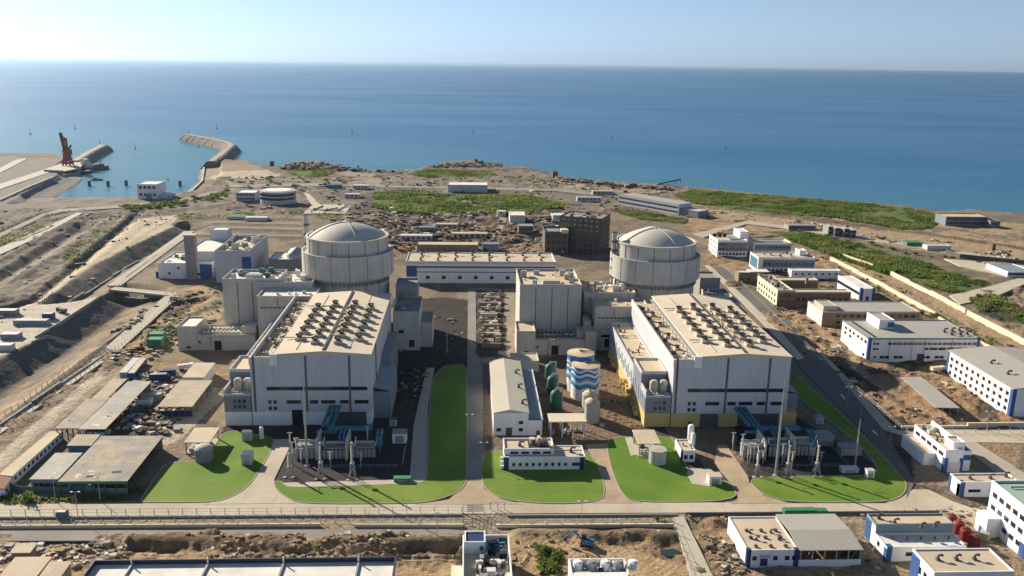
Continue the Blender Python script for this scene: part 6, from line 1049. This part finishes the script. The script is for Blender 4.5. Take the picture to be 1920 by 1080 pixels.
truck('white truck parked on dirt by the big workshop corner', 1566, 660, .6, WHITE, CONC_L); truck('cream truck beside the dormitory block end', 1757, 700, .2, OFFW, WALLP)
def excavator(label, px, py, rz, mc):
    p = P(px, py); t = thing('excavator', label, 'excavator', (p[0], p[1], gz(p[0], p[1])), None, rz); [MB().box(-2.2, 2.2, s_*1.3-.35, s_*1.3+.35, 0, .9).obj('track', DARK, t) for s_ in (-1, 1)]; m = MB(); m.box(-2.4, 1.6, -1.4, 1.4, .95, 2.2); m.obj('body', mc, t); MB().box(.2, 1.8, -1.4, -.2, 2.21, 3.6).obj('cab', GLASS, t); m = MB(); m.tube((1.4,.4,2), (4.6,.4,5.4), .35, 6); m.tube((4.6,.4,5.4), (7.2,.4,2.6), .28, 6); m.obj('boom', mc, t); MB().box(6.7, 7.8, -.2, 1.0, 1.2, 2.6).obj('bucket', STEELD, t)
excavator('teal excavator on the dirt track at bottom centre', 1100, 1024, 2.9, DUCT); excavator('orange excavator on dirt near the green containers', 262, 655, .4, mat('orange_paint', (.5,.2,.04), .2))
# open canopy shed on the right dirt
fl, fr_, br, bl = P(1755,765,4.5), P(1800,766,4.5), P(1727,707,4.5), P(1688,708,4.5); t = thing('open_shed', 'grey open-sided shed roof on thin posts over orange dirt', 'shed', (0, 0, 0)); pts = [tuple(q[:2]) for q in (fl, fr_, br, bl)]; m = MB(); m.prism(pts, 4.5, 4.8); m.obj('roof', GREYR, t); cx = sum(q[0] for q in pts)/4; cy = sum(q[1] for q in pts)/4
for a_, b_ in ((0,1),(1,2),(2,3),(3,0)):
    for f in (0., .33, .66): x, y = pts[a_][0]+(pts[b_][0]-pts[a_][0])*f, pts[a_][1]+(pts[b_][1]-pts[a_][1])*f; x += (cx-x)*.05; y += (cy-y)*.05; MB().tube((x,y,-2), (x,y,4.5), .14, 5).obj('post', STEEL, t)
# timber scaffolding beside it
sheet('pond', [(1238,1030),(1262,1027),(1276,1032),(1270,1040),(1255,1043),(1240,1037)], mat('green_pond_water', (.02,.055,.05), .2, .3, .08), gz(*P(1256,1035)[:2])+.25)
# ------------------------------------------------------------------ scrub, rubble, shrubs
def pts_in(poly, n):
    xs = [p[0] for p in poly]; ys = [p[1] for p in poly]; out = np.zeros((0, 2))
    while len(out) < n:
        q = np.c_[RNG.uniform(min(xs), max(xs), n*2), RNG.uniform(min(ys), max(ys), n*2)]; out = np.r_[out, q[pip(q[:,0], q[:,1], poly)]]
    return out[:n]
def gza(x, y):
    r = np.clip(np.round(np.log(np.maximum(y, 196)/195.)/math.log(1650/195.)*(NR-1)), 0, NR-1).astype(int); u = x/(yy[r]+60)/1.15
    c = np.clip(np.round((u+1)/2*(NC-1)), 0, NC-1).astype(int); return GZ[r*NC+c]
def soup(name, V, nv, mats, mi=None, smooth=False):          # V: (faces*nv, 3)
    me = bpy.data.meshes.new(name); me.vertices.add(len(V)); me.vertices.foreach_set('co', V.ravel()); nf = len(V)//nv
    me.loops.add(len(V)); me.loops.foreach_set('vertex_index', np.arange(len(V))); me.polygons.add(nf); me.polygons.foreach_set('loop_start', np.arange(nf)*nv)
    for m in mats: me.materials.append(m)
    if mi is not None: me.polygons.foreach_set('material_index', mi)
    me.update(calc_edges=True); return me
LEAF = [mat('scrub_leaf', (.15,.22,.05), .3, .05, .8, spec=.1), mat('scrub_leaf_dark', (.095,.15,.036), .3, .05, .8, spec=.1), mat('scrub_leaf_dry', (.23,.24,.09), .3, .05, .85, spec=.1)]
def scrub(poly, n, hmax, label):
    p = pts_in(W2(poly), n); d = fbm(p[:,0], p[:,1], 30, 4); k = d > .34; p = p[k]; d = d[k]; z = gza(p[:,0], p[:,1]); hh = (.6+1.2*(d-.36)/.3).clip(.5, 1.7)*hmax*RNG.uniform(.5, 1.1, len(p)); q = 6
    c = np.repeat(np.c_[p, z], q, 0); H_ = np.repeat(hh, q); a = RNG.uniform(0, 2*np.pi, len(c)); r_ = H_*RNG.uniform(.1, .7, len(c)); w_ = H_*RNG.uniform(.25, .6, len(c)); zt = H_*RNG.uniform(.5, 1.1, len(c))
    ux, uy = np.cos(a), np.sin(a); b0 = c+np.c_[ux*r_-uy*w_, uy*r_+ux*w_, zt*.25]; b1 = c+np.c_[ux*r_+uy*w_, uy*r_-ux*w_, zt*.3]; tp = c+np.c_[ux*r_*1.5, uy*r_*1.5, zt]
    V = np.stack([b0, b1, tp], 1).reshape(-1, 3); sp_ = fbm(p[:,0]+70, p[:,1], 18, 3); mi = np.where(sp_ > .56, 1, np.where(sp_ < .42, 2, 0)); mi = np.repeat(mi, q); f = RNG.random(len(mi)); mi[f < .15] = 1; mi[f > .88] = 2
    o = link('scrub', soup('scrub', V, 3, LEAF, mi.astype(np.int32))); o['label'] = label; o['category'] = 'scrub'; struct(o, 'stuff')
for s_, n_, h_, l_ in zip(SCRUB, (22000, 13000, 11000, 3000, 1900, 3600), (1.7, 1.9, 1.9, 1.5, 1.5, 1.4), ('long belt of green scrub between the coast track and the beach at right', 'wide green scrub field behind the left reactor and construction site', 'dark green scrub strip running down beside the cream boundary walls', 'small green scrub patch on the headland', 'small green scrub patch near the harbour mouth', 'narrow green strip in front of the slanted grey block')): scrub(s_, n_, h_, l_)
scrub([(1815,560),(1870,555),(1920,595),(1940,620),(1850,590)], 1300, 2., 'dark low scrub on the spoil bank at the right edge')
for m_ in LEAF:
    nt = m_.node_tree; tr = nt.nodes.new('ShaderNodeBsdfTranslucent'); mxs_ = nt.nodes.new('ShaderNodeMixShader'); mxs_.inputs[0].default_value = .5; bs = nt.nodes['Principled BSDF']; src = bs.inputs['Base Color'].links[0].from_socket
    nt.links.new(src, tr.inputs['Color']); nt.links.new(bs.outputs[0], mxs_.inputs[1]); nt.links.new(tr.outputs[0], mxs_.inputs[2]); nt.links.new(mxs_.outputs[0], nt.nodes['Material Output'].inputs['Surface'])
for pl_, n_, l_ in (([(0,425),(60,405),(110,400),(60,440),(0,470)], 420, 'sparse dark scrub on the bare land at the far left edge'), ([(120,470),(200,420),(240,402),(250,412),(160,490),(110,520)], 420, 'sparse scrub between the two haul roads at far left'), ([(330,402),(560,396),(640,402),(640,410),(340,412)], 700, 'thin line of dark scrub along the terrace behind the left white complex'),
    ([(420,338),(520,330),(660,338),(690,356),(640,362),(430,352)], 500, 'scattered dark scrub around the far coast road'), ([(940,326),(1030,338),(1090,352),(1060,362),(960,345)], 380, 'scattered dark scrub on the brown land near the beach'), ([(1480,612),(1500,612),(1640,745),(1620,752)], 120, 'weedy tufts on the dirt by the asphalt road'), ([(250,640),(330,590),(420,560),(420,575),(300,650)], 160, 'weedy tufts on the dirt left of the auxiliary building'),
    ([(0,935),(240,930),(250,938),(0,946)], 260, 'dark hedge-like growth between the bottom road and the patched roof shed'), ([(1750,580),(1900,660),(1920,690),(1740,600)], 200, 'weedy tufts along the inner cream wall'), ([(1000,1020),(1060,1030),(1050,1075),(1010,1075)], 160, 'dry weeds around the bushes at bottom centre')): scrub(pl_, n_, (.5 if n_ in (500, 240) else 1.2), l_)
DEB = [mat('rubble_brown', (.25,.18,.115), .3, .8), mat('rubble_pale', (.50,.44,.35), .25, .8), mat('rubble_dark', (.06,.055,.05), .3, .8), mat('rubble_grey', (.29,.28,.27), .25, .8), mat('rubble_white', (.66,.65,.62), .15, .8), mat('rubble_red', (.26,.10,.06), .3, .8), mat('rubble_blue', (.08,.16,.28), .3, .8)]
CUBE = np.array([(0,3,2,1),(4,5,6,7),(0,1,5,4),(1,2,6,5),(2,3,7,6),(3,0,4,7)]); CV = np.array([(-1,-1,-1),(1,-1,-1),(1,1,-1),(-1,1,-1),(-1,-1,1),(1,-1,1),(1,1,1),(-1,1,1)], float)
def rubble(poly, n, smax, wts, label, thr=.45, flat=.35):
    p = pts_in(W2(poly), n*2); d = fbm(p[:,0]-40, p[:,1]+90, 24, 4); p = p[d > thr][:n]; n = len(p); s_ = smax*RNG.random((n, 1))**2.2+.25; v = CV[None]*np.stack([s_*RNG.uniform(.4, 1.3, (n, 1)), s_*RNG.uniform(.4, 1.3, (n, 1)), s_*RNG.uniform(.2, .7, (n, 1))], 2)*.5
    v = v*RNG.uniform(.6, 1.2, v.shape); a = RNG.uniform(0, 6.28, n)*(RNG.random(n) > .45); ca_, sa = np.cos(a)[:,None], np.sin(a)[:,None]; x = v[:,:,0]*ca_-v[:,:,1]*sa; y = v[:,:,0]*sa+v[:,:,1]*ca_
    V = np.stack([x+p[:,:1], y+p[:,1:], v[:,:,2]+gza(p[:,0], p[:,1])[:,None]+s_*flat*.4], 2); V = V[:, CUBE].reshape(-1, 3); mi = np.repeat(RNG.choice(7, n, p=np.array(wts)/sum(wts)), 6)
    o = link('rubble', soup('rubble', V, 4, DEB, mi.astype(np.int32))); o['label'] = label; o['category'] = 'rubble'; struct(o, 'stuff')
G_ = (6,1.3,5,2,.3,.4,.2)
rubble([(620,398),(1060,398),(1060,480),(640,478)], 1900, 6, G_, 'dark building rubble and material piles behind the pump hall', .40)
rubble([(1370,520),(1560,470),(1920,660),(1920,790),(1700,795),(1480,640)], 900, 3.2, (8,2,2,1.5,.2,.5,.1), 'clods and spoil scattered over the orange dirt between the right hand buildings', .50)
rubble([(250,1004),(870,1004),(870,1046),(200,1046)], 380, 1.7, (12,1.5,.8,.5,.02,.2,0), 'brown spoil and broken stone heaps along the service road', .44)
rubble([(960,1000),(1270,995),(1400,1100),(900,1100)], 260, 1.5, (12,1.5,.8,.5,.02,.2,0), 'loose earth and debris on the dirt at bottom centre', .5)
rubble([(0,1018),(240,1012),(330,1070),(0,1075)], 400, 2.2, (4,3,2,3,.7,.5,.3), 'scrap and clods around the bottom left sheds', .45)
rubble([(205,715),(330,690),(345,760),(330,815),(200,815)], 900, 3.2, (2,2,4,4,1.5,1,1), 'scrap metal and stored material in the middle of the left works yard', .36)
rubble([(-60,395),(300,385),(330,420),(110,560),(-60,640)], 600, 3, (6,2,3,2,.1,.3,.1), 'stones and spoil on the bare land at far left', .52)
rubble([(210,590),(420,535),(420,600),(330,650),(200,720)], 700, 3.4, (8,1,4,2,.2,.5,.2), 'spoil and building material on the dirt left of the auxiliary building', .5)
rubble([(420,330),(1000,330),(1250,352),(1250,400),(1060,392),(420,395)], 1500, 5, G_, 'stones, spoil and material piles over the coastal land', .48)
rubble([(740,590),(800,590),(868,600),(868,680),(810,690),(780,770),(740,780)], 420, 2.0, (3,.2,6,2,.1,.4,.2), 'stored material and spoil in the shadow between left hall and central road', .44)
rubble([(1120,690),(1205,690),(1215,800),(1125,800)], 200, 1.8, (6,.6,3,1,.1,.4,.1), 'pipes and spoil on the shaded ground left of the yellow base', .42)
rubble([(520,309),(560,304),(655,312),(690,320),(770,325),(640,322),(530,318)], 500, 7, (3,0,6,2,0,0,0), 'dark shore rocks above the left scrub patches', .3, .8); rubble([(795,310),(870,305),(940,307),(936,315),(800,314)], 260, 6, (3,0,6,2,0,0,0), 'dark rocks along the headland', .3, .8); rubble([(1040,333),(1110,341),(1160,346),(1270,354),(1260,358),(1050,341)], 420, 6, (4,0,6,2,0,1,0), 'dark rocks and debris along the beach by the conveyor', .3, .8)
rubble([(1270,405),(1480,428),(1900,492),(1920,475),(1560,420),(1300,392)], 900, 4, (4,3,4,4,.6,.3,.2), 'spoil and site debris along the coast track', .5); rubble([(1700,825),(1920,825),(1920,930),(1720,905)], 200, 2, (6,3,3,2,.4,.4,.1), 'clods on the dirt around the control building', .5); rubble([(1610,960),(1920,940),(1920,1075),(1630,1075)], 320, 1.8, (5,3,3,3,1,.5,.1), 'stones and scraps between the workshops at bottom right', .5); rubble([(1290,968),(1370,965),(1400,1070),(1350,1080)], 200, 2., (6,3,3,2,.4,.4,.1), 'clods beside the white hall at bottom right', .45)
def crown_mesh(seed, rad, n):
    g = np.random.default_rng(seed); cl = g.normal(0, .45, (7, 3))*[rad, rad, rad*.55]; c = cl[g.integers(0, 7, n)]+g.normal(0, .3, (n, 3))*rad; c[:,2] = np.abs(c[:,2])*.8+rad*.35; s_ = rad*g.uniform(.10, .26, (n, 1))
    a, b_ = g.normal(0, 1, (n, 3)), g.normal(0, 1, (n, 3)); a /= np.linalg.norm(a, axis=1)[:,None]; b_ /= np.linalg.norm(b_, axis=1)[:,None]
    V = np.stack([c-a*s_, c+b_*s_*.8, c+a*s_, c-b_*s_*.7], 1).reshape(-1, 3); return soup('crown', V, 4, LEAF[:2], (g.random(n) < .4).astype(np.int32))
CR_ = [crown_mesh(k, 2.0, 260) for k in range(3)]; tk = MB(); tk.tube((0,0,-1), (0,0,1.2), .28, 6, 0, .15); [tk.tube((0,0,.8), (x, y, 2.0), .12, 5, 0, .05) for x, y in ((.8,.2),(-.6,.5),(0,-.8))]; TKM = tk.mesh('trunk', BARK)
def shrub(px, py, sc, label, grp=None, k=0):
    p = P(px, py); t = thing('shrub', label, 'shrub', (p[0], p[1], gz(p[0], p[1])), grp, random.uniform(0, 6)); t.scale = (sc, sc, sc*random.uniform(.8, 1.2)); link('trunk', TKM, t); link('crown', CR_[k % 3], t)
for k in range(42):
    f = k/41; px = 236+190*f+random.uniform(-6, 6); py = 391-30*f**1.6+random.uniform(-2, 7); shrub(px, py, random.uniform(1.2, 2.4), 'dark green shrub in the belt along the coast road near the harbour block', 'shrubs along the coast road', k)
for k in range(16): shrub(470+random.uniform(0, 180), random.uniform(335, 360), random.uniform(1.1, 2.0), 'small dark shrub on the coastal land beyond the round building', 'shrubs beyond the round building', k)
for k in range(18): shrub(1480+k*22+random.uniform(-6, 6), 436+k*3.6+random.uniform(-3, 4), random.uniform(.8, 1.6), 'small shrub along the upper edge of the coast track', 'shrubs along the coast track', k)
for px, py, sc, l_ in ((1024,1034,1.0,'grey-green bush left of the dirt track at bottom centre'),(1043,1048,1.3,'larger grey-green bush nearest the small building with round tanks'),(1036,1066,1.0,'low bush at the bottom edge left of the round tanks'),(50,938,1.3,'green bush at the left end of the bottom fence'),(255,922,1.1,'dark bush at the front right corner of the patched roof'),(1232,975,.7,'small dark bush against the strip near the ramp')): shrub(px, py, sc, l_, None, int(px))
for k in range(22): shrub(1560+k*17+random.uniform(-9, 9), 505+k*9.0+random.uniform(-12, 12), random.uniform(.5, 1.1), 'low scrubby bush on the dirt beside the cream boundary wall', 'bushes beside the boundary wall', k)
# ------------------------------------------------------------------ haze
hm = bpy.data.materials.new('haze'); hm.use_nodes = True; N = hm.node_tree.nodes; L = hm.node_tree.links; N.remove(N['Principled BSDF']); v = N.new('ShaderNodeVolumePrincipled')
v.inputs['Color'].default_value = (.36,.52,.70,1); v.inputs['Density'].default_value = 2.2e-5; v.inputs['Anisotropy'].default_value = .62; L.new(v.outputs[0], N['Material Output'].inputs['Volume'])
hz = MB().box(-61000, 61000, -60, 91000, SEA_Z-7, 166).obj('haze', hm); struct(hz, 'stuff')
